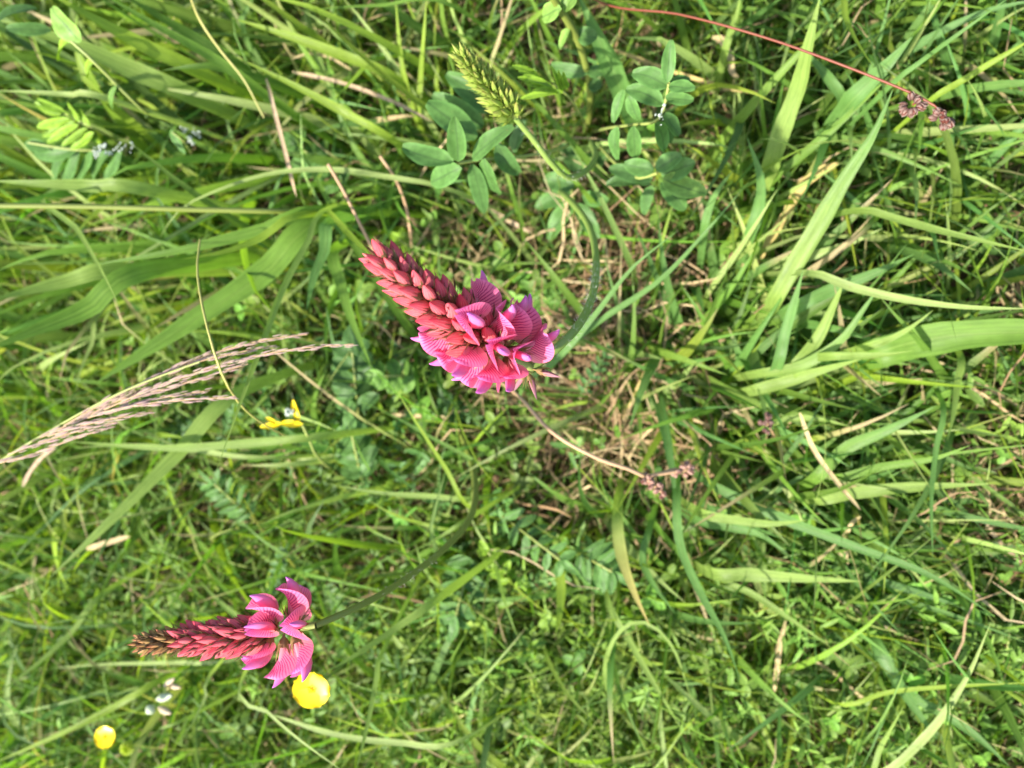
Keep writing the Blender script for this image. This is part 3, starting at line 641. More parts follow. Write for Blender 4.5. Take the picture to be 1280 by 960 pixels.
def stem_thing(name, cat, label, px, w, mat, z):
    pts = [P(a, b, c) for (a, b), c in zip(px, z)]
    r = [wi * .5 * mm_per_px(q) for wi, q in zip(w, pts)]
    V, F, U = tube(pts, r, 7)
    return tag(world_obj(name, V, F, M[mat], None, U, origin=pts[0]), label, cat)
stem_thing('grass_stalk', 'grass stem', 'dark olive stem lying level across the upper left', [(470, 262), (375, 264), (250, 262), (100, 258), (-15, 257)], [5, 6, 7, 7, 7], 'stem_olive', [0, .12, .16, .19, .21])
stem_thing('grass_stalk', 'grass stem', 'thin knotted yellowish stem dropping from the top edge, upper left', [(236, -10), (250, 25), (275, 62), (305, 100), (330, 147)], [3, 3.4, 3, 2.6, 2], 'stem_yellow', [.15, .15, .14, .13, 0.12])
stem_thing('grass_stalk', 'grass stem', 'thin orange stem bending across the pink panicle', [(250, 300), (247, 345), (262, 420), (288, 488), (330, 530), (394, 562)], [2.6, 3, 3, 2.6, 2.2, 2], 'stem_yellow', [.20, .22, .235, .22, .17, .02])
stem_thing('grass_stalk', 'grass stem', 'thin brown stem crossing behind the tip of the big flower', [(410, 205), (430, 240), (450, 280), (474, 325), (490, 345)], [4, 4, 4, 4, 4], 'stem_tan', [.13, .12, .11, .09, 0])
stem_thing('grass_stalk', 'grass stem', 'buff stem rising above the big flower buds', [(475, 195), (495, 225), (508, 260), (514, 300), (516, 330)], [4, 4, 4, 4, 3], 'stem_tan', [.11, .10, .08, .06, 0])

# ------------------------------------------------------------------ sainfoin: petals, buds, calyces (shared meshes, local x = outwards, z = towards the spike tip)
def standard_mesh():
    nu, nv = 11, 9; V = []; UV = []; x = z = 0.0; px_, pz_ = [], []
    for i in range(nu):
        a = R(6 + 54 * (i / (nu - 1)) ** .9); px_.append(x); pz_.append(z); x += .0118 / (nu - 1) * math.cos(a); z += .0118 / (nu - 1) * math.sin(a)
    for i in range(nu):
        u = i / (nu - 1); a = R(6 + 54 * u ** .9); hw = .0058 * math.sin(math.pi * (.07 + .905 * u ** .85)) ** .62
        for j in range(nv):
            v = -1 + 2 * j / (nv - 1); c = hw * .85 * abs(v) ** 1.5 * (1 - .2 * u)
            notch = -.0003 * (1 - abs(v)) ** 3 * u ** 8
            V.append((.0015 + px_[i] + c * math.sin(a) + notch, v * hw, pz_[i] - c * math.cos(a) + .0007 * math.sin(v * 5 + u * 6) * u)); UV.append((u, j / (nv - 1)))
    return np_mesh('standard_petal', V, grid_faces(nu, nv), UV)
def loft(stations, sides, name):
    """stations: (x, z, half width, half height)"""
    V, UV = [], []; n = len(stations)
    for i, (x, z, w, h) in enumerate(stations):
        for k in range(sides):
            a = 2 * math.pi * k / sides
            V.append((x, w * math.sin(a), z + h * math.cos(a) * (1 if math.cos(a) > 0 else 1.1))); UV.append((i / (n - 1), k / sides))
    return np_mesh(name, V, grid_faces(n, sides, True), UV)
def keel_mesh():
    return loft([(.001, 0, .0006, .0008), (.003, -.0003, .0010, .0015), (.0055, -.0005, .0012, .0021), (.0085, -.0003, .0013, .0024), (.0110, .0003, .0012, .0022),
                 (.0130, .0012, .0009, .0017), (.0144, .0023, .0006, .0010), (.0151, .0032, .0003, .0005), (.0153, .0036, .00001, .00001)], 10, 'keel_petal')
def bud_mesh(fat=1.0, k=1.0):
    V, UV = [], []; st = [(.0002, .0008, .0009), (.0016, .0018, .0018), (.0034, .0022, .0023), (.0054, .0019, .0021), (.0074, .0013, .0016), (.0092, .0006, .0009), (.0106, .0001, .0001)]
    for i, (x, w, h) in enumerate(st):
        for j in range(12):
            a = 2 * math.pi * j / 12; ridge = 1 + .28 * max(0, math.cos(a)) ** 5 - .12 * max(0, -math.cos(a)) + .05 * math.sin(3 * a + i)
            V.append((x * k, w * fat * math.sin(a) * (1 - .25 * max(0, math.cos(a))), h * fat * math.cos(a) * ridge + .0007 * (i / 6) ** 2 - .0003)); UV.append((i / 6, j / 12))
    return np_mesh('bud', V, grid_faces(7, 12, True), UV)
def calyx_mesh(teeth=True, name='calyx'):
    V, UV = [], []; st = [(-.0022, .0003), (-.0006, .0005), (.0004, .0013), (.0016, .0018), (.0026, .0019)]
    for i, (x, r) in enumerate(st):
        for k in range(10):
            a = 2 * math.pi * k / 10; V.append((x, r * .85 * math.sin(a), r * 1.1 * math.cos(a))); UV.append((i / 4, k / 10))
    F = grid_faces(5, 10, True)
    parts = [(np.array(V), F, np.array(UV))]
    for k in range(5):
        a = 2 * math.pi * (k + .5) / 5; o = np.array((0, math.sin(a) * .85, math.cos(a) * 1.1)); s = np.array((0, math.cos(a), -math.sin(a)))
        b0 = np.array((.0020, 0, 0)) + o * .0020; tip = np.array((.0066 + .0008 * math.sin(k * 3), 0, 0)) + o * .0036; m = (b0 + tip) / 2 + o * .0004
        q = np.array([b0 - s * .0006, b0 + s * .0006, m + s * .0003, m - s * .0003, m - s * .0003, m + s * .0003, tip + s * .00006, tip - s * .00006])
        parts.append((q, np.array([(0, 1, 2, 3), (4, 5, 6, 7)], np.int32), np.full((8, 2), .9)))
    rb = random.Random(3)
    for k in range(18):
        a = rb.uniform(0, 6.28); o = np.array((0, math.sin(a), math.cos(a))); sd = np.array((0, math.cos(a), -math.sin(a))) * .00011; x0 = rb.uniform(.0, .0026); b0 = np.array((x0, 0, 0)) + o * .0017; e = b0 + np.array((rb.uniform(.001, .0035), 0, 0)) + o * rb.uniform(.0006, .002)
        parts.append((np.array([b0 - sd, b0 + sd, e + sd * .3, e - sd * .3]), np.array([(0, 1, 2, 3)], np.int32), np.full((4, 2), .9)))
    V, F, U = merge(parts); return np_mesh(name, V, F, U)
ME = {'standard': standard_mesh(), 'keel': keel_mesh(), 'bud': bud_mesh(), 'bud_slim': bud_mesh(.72, .9), 'calyx': calyx_mesh(), 'calyx_d': calyx_mesh(), 'calyx_g': calyx_mesh(), 'withered': bud_mesh(.7)}
for k, m in (('standard', 'standard'), ('keel', 'keel'), ('bud', 'bud'), ('bud_slim', 'bud_young'), ('calyx', 'calyx'), ('calyx_d', 'calyx_dark'), ('calyx_g', 'calyx_green'), ('withered', 'withered')):
    ME[k].materials.append(M[m])
ME['bud_green'] = bud_mesh(.72, 1.1); ME['bud_green'].materials.append(M['bud_green'])

def frame(x, z, loc, s):
    x = x.normalized(); z = (z - x * z.dot(x)).normalized(); y = z.cross(x)
    m = Matrix((x, y, z)).transposed().to_4x4()
    return Matrix.Translation(loc) @ m @ Matrix.Diagonal((s, s, s, 1))
class Axis:
    def __init__(s, pts): s.p = resample(pts, 60); s.t = tangents(s.p)
    def at(s, u):
        i = min(59, max(0, u * 59)); a = int(i); b = min(59, a + 1); f = i - a
        return Vector(s.p[a] * (1 - f) + s.p[b] * f), Vector(s.t[a]).normalized()
def around(ax, phi, ref=Vector((0, 0, 1))):
    e1 = (ref - ax * ref.dot(ax)).normalized(); e2 = ax.cross(e1)
    return e1 * math.cos(phi) + e2 * math.sin(phi)
def hairs(pts, rad, n, L, name, parent, mat='hair', u0=0, u1=1):
    p = resample(pts, 50); t = tangents(p); V, F = [], []
    for i in range(n):
        u = u0 + (u1 - u0) * random.random(); k = min(49, int(u * 49)); ax = Vector(t[k]); o = around(ax, random.uniform(0, 6.28), Vector((.2, .3, .9)))
        b = Vector(p[k]) + o * rad * .9; e = b + o * L * random.uniform(.5, 1.1) + ax * random.uniform(-.5, .5) * L; s = ax.cross(o) * .000032
        j = len(V); V += [b - s, b + s, e + s * .4, e - s * .4]; F.append((j, j + 1, j + 2, j + 3))
    o = world_obj(name, [tuple(v) for v in V], F, M[mat], parent); o['kind'] = 'stuff'; return o

def sainfoin(label, stem_px, stem_z, stem_w, stem_mat, tip_px, tip_z, florets, buds, scale=1.0, hair_n=160, name='sainfoin_flower', green=False, mats=None):
    sp = [P(a, b, z) for (a, b), z in zip(stem_px, stem_z)]           # root ... spike base
    root = thing(name, label, 'flower', Vector((sp[0].x, sp[0].y, 0)))
    tips = [P(a, b, z) for (a, b), z in zip(tip_px, tip_z)]
    rr = [w * .5 * mm_per_px(q) for w, q in zip(stem_w, sp)]
    V, F, U = tube(sp, rr, 9, 60); st = world_obj('stem', V, F, M[stem_mat], root, U)
    hairs(sp, rr[-1], hair_n, .0022, 'stem_hairs', st, u0=.72)
    ax = Axis([sp[-1]] + tips)
    V, F, U = tube([sp[-1]] + tips, [rr[-1], rr[-1] * .9, rr[-1] * .5], 8, 30); world_obj('spike_axis', V, F, M['calyx_green' if green else 'rachis'], root, U)
    inv = -root.location
    for (u, phi, ang, s, kind, tiltup) in florets:
        p, t = ax.at(u); o = around(t, phi); d = t * math.cos(R(ang)) + o * math.sin(R(ang))
        m = frame(d, t + Vector((0, 0, tiltup)), p + o * .0018 * scale + d * .0015 + inv, s * scale)
        fl = link('floret', ME['calyx'], None, root, m)
        if kind == 'open':
            link('standard_petal', ME['standard'], None, fl); link('keel_petal', ME['keel'], None, fl)
        else:
            w = link('withered_petal', ME['withered'], None, fl); w.scale = (1.1, .9, .8)
    nb, u0, u1, s0, s1, a0, a1, rb = buds
    for i in range(nb):
        f = i / max(1, nb - 1); u = u0 + (u1 - u0) * f ** .92; phi = i * 2.39996 + .4 + random.uniform(-.22, .22)
        p, t = ax.at(u); o = around(t, phi); ang = R(a0 + (a1 - a0) * f + random.uniform(-9, 9)); d = t * math.cos(ang) + o * math.sin(ang)
        s = (s0 + (s1 - s0) * f ** 1.1) * scale * random.uniform(.84, 1.14)
        r = rb * (1 - .55 * f)
        m = frame(d, o, p + o * r + inv, s)
        me = ME['bud_green'] if green else (ME['bud_slim'] if f > .62 and s1 < .6 else ME['bud'])
        b = link('bud', me, None, root, m)
        cx_ = link('calyx', ME['calyx_g'] if green else ME['calyx_d'], None, b); cx_.scale = (1.25, 1.15, 1.15)
    return root

# the big flower: open florets round the lower half, buds above
FA = []
for i in range(19):
    f = i / 18; FA.append((.17 + .30 * f, i * 2.39996 + 1.1 + random.uniform(-.25, .25), 100 - 30 * f + random.uniform(-9, 9), random.uniform(1.12, 1.32), 'open', random.uniform(.3, 1.1)))
for i in range(5): FA.append((.005 + .02 * i / 4, i * 1.3 + .5, 118, .85, 'dry', 0))
sainfoin('big pink sainfoin flower head in the middle, striped open petals below red buds',
         [(690, 232), (712, 250), (736, 282), (745, 325), (739, 375), (714, 418), (664, 462)], [0, .09, .135, .175, .21, .235, .246], [8, 8, 9, 9.5, 10.5, 11, 11.5], 'stem_green',
         [(572, 400), (474, 322)], [.277, .302], FA, (64, .34, .985, 1.22, .72, 37, 20, .0036), 1.0, 420)
FB = [(.14, 1.5, 104, 1.2, 'open', .8), (.21, 1.15, 80, 1.15, 'open', .5), (.11, .35, 108, 1.15, 'open', .2), (.18, -1.5, 84, 1.2, 'open', .8), (.13, -1.15, 112, 1.15, 'open', .6), (.23, -.75, 62, 1.0, 'open', .6), (.1, 2.4, 100, 1.1, 'open', .3), (.2, .5, 66, 1.0, 'open', .4)]
sainfoin('slender pink sainfoin spike at lower left, mostly red buds with few open florets',
         [(548, 512), (572, 535), (590, 580), (594, 622), (583, 655), (545, 695), (490, 735), (440, 762), (394, 782)], [0, .03, .06, .10, .13, .17, .21, .235, .25], [8, 8.5, 8.5, 9, 9, 9, 9, 9, 8.5], 'stem_olive',
         [(285, 797), (172, 804)], [.262, .272], FB, (104, .24, .985, .98, .52, 33, 32, .0031), 1.0, 60)
sainfoin('green bud spike with reddish tips above the sainfoin leaves',
         [(735, 166), (740, 180), (744, 196), (733, 213), (711, 222), (690, 205), (667, 175), (643, 146)], [0, .07, .11, .135, .15, .165, .178, .19], [6, 7, 7.5, 8, 8, 8, 8, 7.5], 'stem_green',
         [(608, 106), (578, 72)], [.205, .22], [], (92, .02, 1.0, .74, .55, 40, 18, .0028), 1.0, 130, 'green_bud_spike', True)

# ------------------------------------------------------------------ leaves
LEAF_COL = {'sain': (.084, .176, .044), 'dark': (.066, .138, .038), 'fresh': (.19, .31, .030), 'light': (.17, .29, .06), 'vetch': (.085, .175, .045), 'mid': (.11, .21, .04)}
def leaflet_mesh(b, t, wpx, up, col, curl=None, fold=None, shape=.85):
    curl = random.uniform(-.1, .4) if curl is None else curl; fold = random.uniform(.08, .5) if fold is None else fold; shape *= random.uniform(.9, 1.12); bend_ = random.uniform(-.06, .06)
    n = 10; s = np.linspace(0, 1, n); v = t - b; L = v.length; x = v.normalized()
    side = x.cross(up).normalized(); nor = side.cross(x)
    if nor.z < 0: nor = -nor
    W = wpx * random.uniform(.82, 1.0) * mm_per_px((b + t) / 2)
    prof = np.sin(math.pi * np.clip(.02 + .95 * s ** shape, 0, 1)) ** .58
    cols = 7; V, UV, T = [], [], []; c = np.array(LEAF_COL[col]) * random.uniform(.88, 1.12)
    for i in range(n):
        base = b + x * (L * s[i]) + side * (bend_ * L * math.sin(math.pi * s[i])) + nor * (-(s[i] - .45) ** 2 * L * curl)
        for j in range(cols):
            q = -1 + 2 * j / (cols - 1); hw = W * .5 * prof[i]
            rip = .045 * W * math.sin(s[i] * 9 + q * 3 + bend_ * 60)
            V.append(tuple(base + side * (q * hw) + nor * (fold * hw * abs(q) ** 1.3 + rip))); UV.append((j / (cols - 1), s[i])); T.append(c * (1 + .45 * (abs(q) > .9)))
    return V, grid_faces(n, cols), UV, T
def leaflet(parent, b, t, w, zb, zt, col='sain', tilt=None, **kw):
    B, T_ = P(*b, zb), P(*t, zt); up = Vector((random.uniform(-.35, .35), random.uniform(-.35, .35), 1)) if tilt is None else Vector(tilt)
    V, F, U, T = leaflet_mesh(B, T_, w, up, col, **kw)
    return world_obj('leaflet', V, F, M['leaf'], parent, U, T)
def leaf_thing(label, rachis, rz, rw, leafs, name='pinnate_leaf', cat='leaf', mat='rachis', group=None):
    pts = [P(a, b, z) for (a, b), z in zip(rachis, rz)]
    root = thing(name, label, cat, pts[0], group)
    V, F, U = tube(pts, [rw * .5 * mm_per_px(q) for q in pts], 6); world_obj('leaf_stalk', V, F, M[mat], root, U)
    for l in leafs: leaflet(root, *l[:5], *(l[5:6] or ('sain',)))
    return root
leaf_thing('sainfoin leaf with broad oval leaflets below the green bud spike',
    [(735, 167), (700, 186), (650, 196), (600, 200), (572, 204)], [0.005, .08, .12, .15, .165], 4,
    [((566, 203), (503, 184), 33, .168, .17), ((574, 210), (535, 229), 28, .163, .15), ((572, 202), (568, 147), 29, .168, .19), ((588, 198), (638, 156), 27, .168, .178),
     ((590, 206), (605, 267), 22, .155, .12, 'dark'), ((603, 202), (621, 248), 28, .155, .13), ((622, 182), (650, 221), 27, .15, .13, 'dark'),
     ((596, 172), (534, 128), 38, .135, .15), ((604, 158), (541, 118), 32, .125, .14), ((612, 140), (558, 92), 33, .12, .135), ((640, 190), (655, 150), 24, .10, .11, 'dark')])
leaf_thing('sainfoin leaf at upper right of centre with fan of small tipped leaflets',
    [(737, 166), (760, 160), (790, 156), (822, 150), (834, 118), (836, 104)], [.005, .09, .13, .155, .165, .17], 4,
    [((834, 103), (839, 50), 18, .172, .18), ((834, 107), (790, 90), 28, .17, .172), ((836, 108), (869, 111), 22, .17, .172), ((832, 121), (867, 125), 19, .167, .165),
     ((829, 130), (783, 110), 26, .164, .168), ((830, 142), (849, 169), 22, .16, .15), ((820, 154), (831, 188), 24, .158, .14), ((829, 150), (842, 180), 20, .15, .13, 'dark'),
     ((780, 112), (767, 153), 17, .15, .14), ((786, 120), (798, 151), 19, .15, .14), ((770, 160), (770, 202), 21, .145, .13), ((792, 159), (793, 200), 21, .145, .125), ((835, 112), (862, 96), 18, .16, .16)])
leaf_thing('sainfoin leaf right of centre, rounded pale-edged leaflets under the fan leaf',
    [(737, 167), (765, 200), (795, 222), (822, 216)], [.005, .08, .11, .125], 4,
    [((817, 213), (780, 205), 25, .13, .132), ((820, 212), (852, 193), 26, .13, .135), ((826, 218), (868, 203), 28, .122, .13), ((829, 223), (882, 242), 32, .125, .125, 'light'),
     ((826, 228), (856, 262), 27, .118, .10), ((815, 223), (761, 208), 28, .11, .11, 'dark'), ((812, 227), (756, 228), 25, .105, .10, 'dark'), ((815, 232), (805, 268), 16, .10, .085, 'dark')])
leaf_thing('young bright green folded leaf beside the green bud spike',
    [(736, 165), (724, 140), (708, 118), (690, 104)], [.005, .09, .13, .15], 3,
    [((700 - 5 * i, 116 - 4 * i), (668 - 8 * (i % 6) + 14 * (i // 3), 112 - 6 * i), 9, .15, .165, 'fresh') for i in range(6)] +
    [((702 + 3 * i, 118 - 3 * i), (688 + 5 * i, 84 + 2 * i), 8, .15, .165, 'fresh') for i in range(4)] + [((698, 115), (651, 124), 11, .15, .15, 'fresh'), ((690, 108), (648, 96), 11, .155, .165, 'fresh')])
leaf_thing('thick sainfoin shoot leaving the top edge, with small leaves on its sides',
    [(735, 166), (738, 120), (733, 85), (720, 45), (690, -5), (668, -45)], [0, .07, .10, .13, .165, .19], 10,
    [((736, 90), (688, 80), 18, .10, .10), ((734, 88), (754, 92), 22, .10, .10), ((736, 104), (752, 108), 20, .09, .09, 'dark'), ((722, 42), (746, 46), 24, .13, .13), ((700, 10), (676, 22), 26, .16, .15, 'light'),
     ((704, 14), (722, -12), 24, .155, .16, 'light'), ((712, 36), (700, 62), 14, .14, .13, 'light')], name='sainfoin_shoot', cat='shoot', mat='stem_olive')
leaf_thing('blurred sainfoin leaf low behind the curved stem of the big flower',
    [(735, 168), (720, 205), (715, 240), (725, 275)], [.003, .03, .045, .05], 3,
    [((718, 232), (680, 222), 26, .05, .05), ((716, 240), (668, 258), 26, .045, .045), ((718, 252), (684, 300), 24, .045, .04), ((722, 255), (748, 298), 24, .05, .045), ((728, 245), (760, 250), 22, .05, .05), ((722, 215), (700, 180), 26, .045, .05, 'dark'), ((726, 210), (762, 195), 24, .045, .05, 'dark')])
leaf_thing('fresh yellow-green pinnate leaf at upper left edge',
    [(150, 178), (125, 164), (95, 150), (60, 128)], [.0, .12, .135, .14], 3,
    [((118, 166), (90, 186), 12, .135, .13, 'fresh'), ((108, 160), (75, 182), 12, .136, .135, 'fresh'), ((98, 156), (60, 178), 12, .137, .135, 'fresh'), ((92, 152), (52, 170), 12, .138, .135, 'fresh'), ((84, 148), (42, 158), 12, .14, .14, 'fresh'),
     ((76, 144), (44, 128), 11, .14, .145, 'fresh'), ((90, 148), (80, 138), 10, .14, .15, 'fresh'), ((100, 152), (86, 128), 11, .14, .15, 'fresh'), ((80, 140), (46, 124), 12, .14, .15, 'fresh'), ((112, 158), (98, 136), 11, .138, .145, 'fresh')])
leaf_thing('dark green pinnate leaf hanging below the fresh one at upper left',
    [(165, 190), (140, 188), (90, 187), (35, 178)], [.0, .10, .12, .13], 3,
    [((80 + 18 * i, 190), (62 + 17 * i, 232 - 2 * i), 17, .115, .10, 'vetch') for i in range(5)] + [((60, 186), (30, 178), 20, .125, .13, 'vetch'), ((90, 188), (35, 190), 20, .12, .12, 'vetch')])
leaf_thing('dark leaf pair with broad pale pod-like leaf in the top left corner',
    [(205, 150), (180, 138), (140, 100), (112, 72), (90, 52)], [.0, .13, .16, .175, .18], 4,
    [((100, 52), (62, 10), 34, .18, .19, 'light'), ((44, 8), (-8, 22), 20, .17, .18, 'dark'), ((62, 36), (5, 32), 20, .16, .17, 'vetch'), ((84, 50), (70, 74), 18, .175, .16, 'fresh'), ((116, 78), (108, 96), 16, .17, .16, 'fresh'), ((143, 108), (138, 138), 8, .16, .15, 'mid')])
leaf_thing('single blue-green leaflet by the white silk at upper left', [(245, 205), (232, 180), (215, 165)], [0, .12, .13], 2, [((214, 162), (232, 192), 14, .13, .12)])
def vetch(label, r0, r1, z0, z1, pairs, ll, lw, col='vetch', bend=(0, 0)):
    a, b = Vector(r0), Vector(r1); d = (b - a); L = d.length; d.normalize(); nrm = Vector((-d.y, d.x)); m = (a + b) / 2 + Vector(bend)
    q = lambda t: (1 - t) ** 2 * a + 2 * t * (1 - t) * m + t * t * b
    lf = []
    for i in range(pairs):
        t = .12 + .88 * i / (pairs - 1); c = q(t); z = z0 + (z1 - z0) * t; k = 1 - .45 * abs(t - .4)
        for sg in (-1, 1):
            e = c + (nrm * sg * .9 + d * .45) * ll * k
            lf.append(((c.x, c.y), (e.x, e.y), lw, z, z - random.uniform(-.004, .012), col))
    e = b + d * ll; lf.append(((b.x, b.y), (e.x, e.y), lw, z1, z1, col))
    c = q(.5)
    return leaf_thing(label, [(a.x, a.y), (c.x, c.y), (b.x, b.y)], [max(z0 - .02, .0), (z0 + z1) / 2, z1], 2.5, lf)
vetch('dark finely divided vetch leaf left of middle, below the pale level blades', (318, 650), (268, 605), .06, .08, 7, 26, 9)
vetch('dark oval-leaved sprig left of the big flower, above the yellow side flower', (448, 520), (440, 440), .06, .08, 5, 34, 22, 'dark')
vetch('blurred dark sprig below left of the big flower, right of yellow side flower', (452, 600), (440, 545), .05, .07, 4, 30, 22)
vetch('blue-green pinnate leaf right of the rusty stem joint', (622, 640), (700, 700), .05, .07, 6, 30, 12)
vetch('narrow-leaved blue-green pinnate leaf hanging below centre', (722, 690), (765, 715), .06, .07, 5, 38, 13)
vetch('blue-green pinnate leaf under the stem of the lower spike', (590, 690), (570, 770), .05, .07, 6, 34, 15)
vetch('dark leaf sprig behind the lower sainfoin leaflets at left of top', (440, 230), (375, 185), .04, .05, 5, 34, 20)
vetch('rounded green sprig below the small pink florets of the big flower', (520, 470), (480, 470), .06, .08, 3, 26, 20, 'mid')
vetch('light feathery leaf low beneath the big flower buds', (560, 345), (500, 300), .03, .04, 6, 22, 10, 'fresh')
vetch('light feathery leaf low right of the big flower', (700, 385), (670, 365), .03, .04, 5, 24, 11, 'mid')
vetch('bright serrated leaf low under the rusty stem, lower middle', (640, 730), (610, 690), .05, .06, 5, 18, 11, 'fresh')
vetch('small pale vetch leaf in the lower right grass', (1255, 850), (1262, 790), .03, .04, 5, 16, 9, 'light')

# ------------------------------------------------------------------ buttercups and the other small flowers
def petal(parent, c, ax, phi, L, W, cup, name='petal', mat='yellow', open_=.9):
    o = around(ax, phi); s = ax.cross(o); n = 7; m = 7; V, UV = [], []
    for i in range(n):
        u = i / (n - 1); hw = W * .5 * math.sin(math.pi * (.09 + .60 * u)) ** .9 * (1 if u < .85 else 1 - (u - .85) * 1.6)
        for j in range(m):
            v = -1 + 2 * j / (m - 1)
            V.append(tuple(c + o * (L * u * open_ * (1 - .2 * v * v * u)) + s * (v * hw) + ax * (cup * L * (u * u + .22 * v * v * u)))); UV.append((u, j / (m - 1)))
    return world_obj(name, V, grid_faces(n, m), M[mat], parent, UV)
def buttercup(label, px, z, rpx, stem_px, stem_z, lean):
    c = P(*px, z); pts = [P(a, b, q) for (a, b), q in zip(stem_px, stem_z)] + [c]
    root = thing('buttercup', label, 'flower', pts[0]); r = rpx * mm_per_px(c); ax = Vector(lean).normalized()
    V, F, U = tube(pts, [.0007] * 4, 7); world_obj('stem', V, F, M['stem_green'], root, U)
    for k in range(5): petal(root, c + ax * (.0004 * (k % 2)), ax, k * 1.2566 + .3, r * 1.05, r * 1.5, .15)
    for k in range(14):
        o = around(ax, k * 2.4); q = .06 + .2 * math.sqrt(k / 22); b = c + o * r * q * .6; e = c + o * r * q + ax * r * (.13 - .1 * q)
        V, F, U = tube([b, (b + e) / 2, e], [r * .015, r * .016, r * .032], 5, 4); world_obj('stamen', V, F, M['yellow'], root, U)
    ball = [(math.sin(a) * .09 * r, math.cos(a) * .09 * r) for a in np.linspace(.2, math.pi - .2, 6)]
    pts2 = [c + ax * (r * .04 + h) for rr_, h in reversed(ball)]
    V, F, U = tube(pts2, [rr_ for rr_, h in reversed(ball)], 8, 6); world_obj('carpel_head', V, F, M['yellow'], root, U)
    return root
buttercup('large round yellow buttercup partly behind the lower pink florets', (390, 861), .205, 25, [(470, 800), (430, 830), (402, 852)], [0, .09, .17], (.25, -.1, 1))
buttercup('small yellow buttercup with a notched edge near the lower left corner', (132, 921), .15, 14.5, [(215, 860), (170, 895), (142, 915)], [0, .07, .12], (.2, .2, 1))
def seedhead():
    c = P(159, 935, .13); pts = [P(230, 880, 0), P(190, 912, .08), c]
    root = thing('seed_head', 'small spiky yellow-green seed head beside the small buttercup', 'seed head', pts[0])
    V, F, U = tube(pts, [.0006, .0006, .0006], 6); world_obj('stem', V, F, M['stem_green'], root, U)
    parts = []; r = 9.5 * mm_per_px(c)
    for k in range(70):
        zz = 1 - 1.7 * (k + .5) / 70; a = k * 2.4; q = math.sqrt(1 - zz * zz); d = Vector((q * math.cos(a), q * math.sin(a), zz))
        parts.append(tube([c + d * r * .2, c + d * r * .7, c + d * r], [r * .12, r * .14, r * .02], 5, 4))
    V, F, U = merge(parts); o = world_obj('seed_cluster', V, F, M['yellow_green'], root, U); o['kind'] = 'stuff'
seedhead()
def side_flower():
    pts = [P(430, 600, 0), P(398, 572, .08), P(386, 548, .115), P(378, 531, .125)]; c = pts[-1]
    root = thing('yellow_pea_flower', 'small bright yellow flower seen from the side left of middle', 'flower', pts[0])
    V, F, U = tube(pts, [.0008] * 4, 6); world_obj('stem', V, F, M['rachis'], root, U)
    for b, t, w, z in (((378, 531), (350, 529), 11, .127), ((352, 530), (325, 534), 10, .13), ((374, 526), (366, 500), 8, .125), ((345, 530), (332, 522), 7, .133)):
        V, F, U, T = leaflet_mesh(P(*b, z), P(*t, z + .003), w, Vector((.1, .5, 1)), 'fresh', fold=.5); world_obj('petal', V, F, M['yellow'], root, U)
side_flower()
def white_flowers():
    pts = [P(262, 815, 0), P(235, 845, .06), P(205, 868, .10), P(192, 884, .115)]
    root = thing('white_bud_sprig', 'sprig of tiny white and cream flower buds below the lower pink spike', 'flower', pts[0])
    V, F, U = tube(pts, [.0006] * 4, 6); world_obj('stem', V, F, M['stem_green'], root, U)
    for b, t, w, mat in (((193, 882), (183, 892), 13, 'white_petal'), ((196, 874), (215, 869), 11, 'white_petal'), ((198, 884), (214, 892), 9, 'cream'), ((205, 858), (218, 848), 8, 'cream'), ((210, 856), (226, 860), 7, 'cream'), ((200, 866), (192, 860), 7, 'bud_green'), ((206, 866), (212, 858), 8, 'bud_green')):
        B, T_ = P(*b, .118), P(*t, .122); r = w * .5 * mm_per_px(B)
        V, F, U = tube([B, (B * 2 + T_) / 3, (B + T_ * 2) / 3, T_], [r * .3, r, r * .95, r * .25], 8, 10); world_obj('flower_bud', V, F, M[mat], root, U)
white_flowers()
def froth(label, spots, z, n, r0):
    parts = []; rng = random.Random(len(label))
    for k in range(n):
        (ax_, ay_), (bx_, by_), wpx = rng.choice(spots); t = rng.random()
        c = P(ax_ + (bx_ - ax_) * t + rng.gauss(0, wpx), ay_ + (by_ - ay_) * t + rng.gauss(0, wpx), z + rng.gauss(0, .0012)); r = r0 * rng.uniform(.5, 1.3)
        d = Vector((rng.gauss(0, 1), rng.gauss(0, 1), rng.gauss(0, 1))).normalized() * r
        parts.append(tube([c - d, c - d * .6, c, c + d * .6, c + d], [r * .1, r * .8, r, r * .8, r * .1], 7, 7))
    V, F, U = merge(parts); tag(world_obj('spittle_froth', V, F, M['silk'], None, U), label, 'froth')
froth('white silk tuft spun between the fan leaf leaflets at right of centre', [((832, 128), (824, 146), .8), ((824, 142), (828, 152), 2.2)], .170, 40, .0004)
froth('white froth on the leaf stalk at upper left', [((118, 192), (132, 180), 2), ((132, 192), (168, 182), 2.5)], .13, 70, .0007)
froth('white froth patch right of the blue-green leaflet at upper left', [((224, 158), (250, 168), 2), ((236, 172), (242, 180), 2)], .09, 45, .0007)
froth('tiny white fluff above the side-on yellow flower', [((357, 514), (365, 516), 2)], .128, 30, .0008)

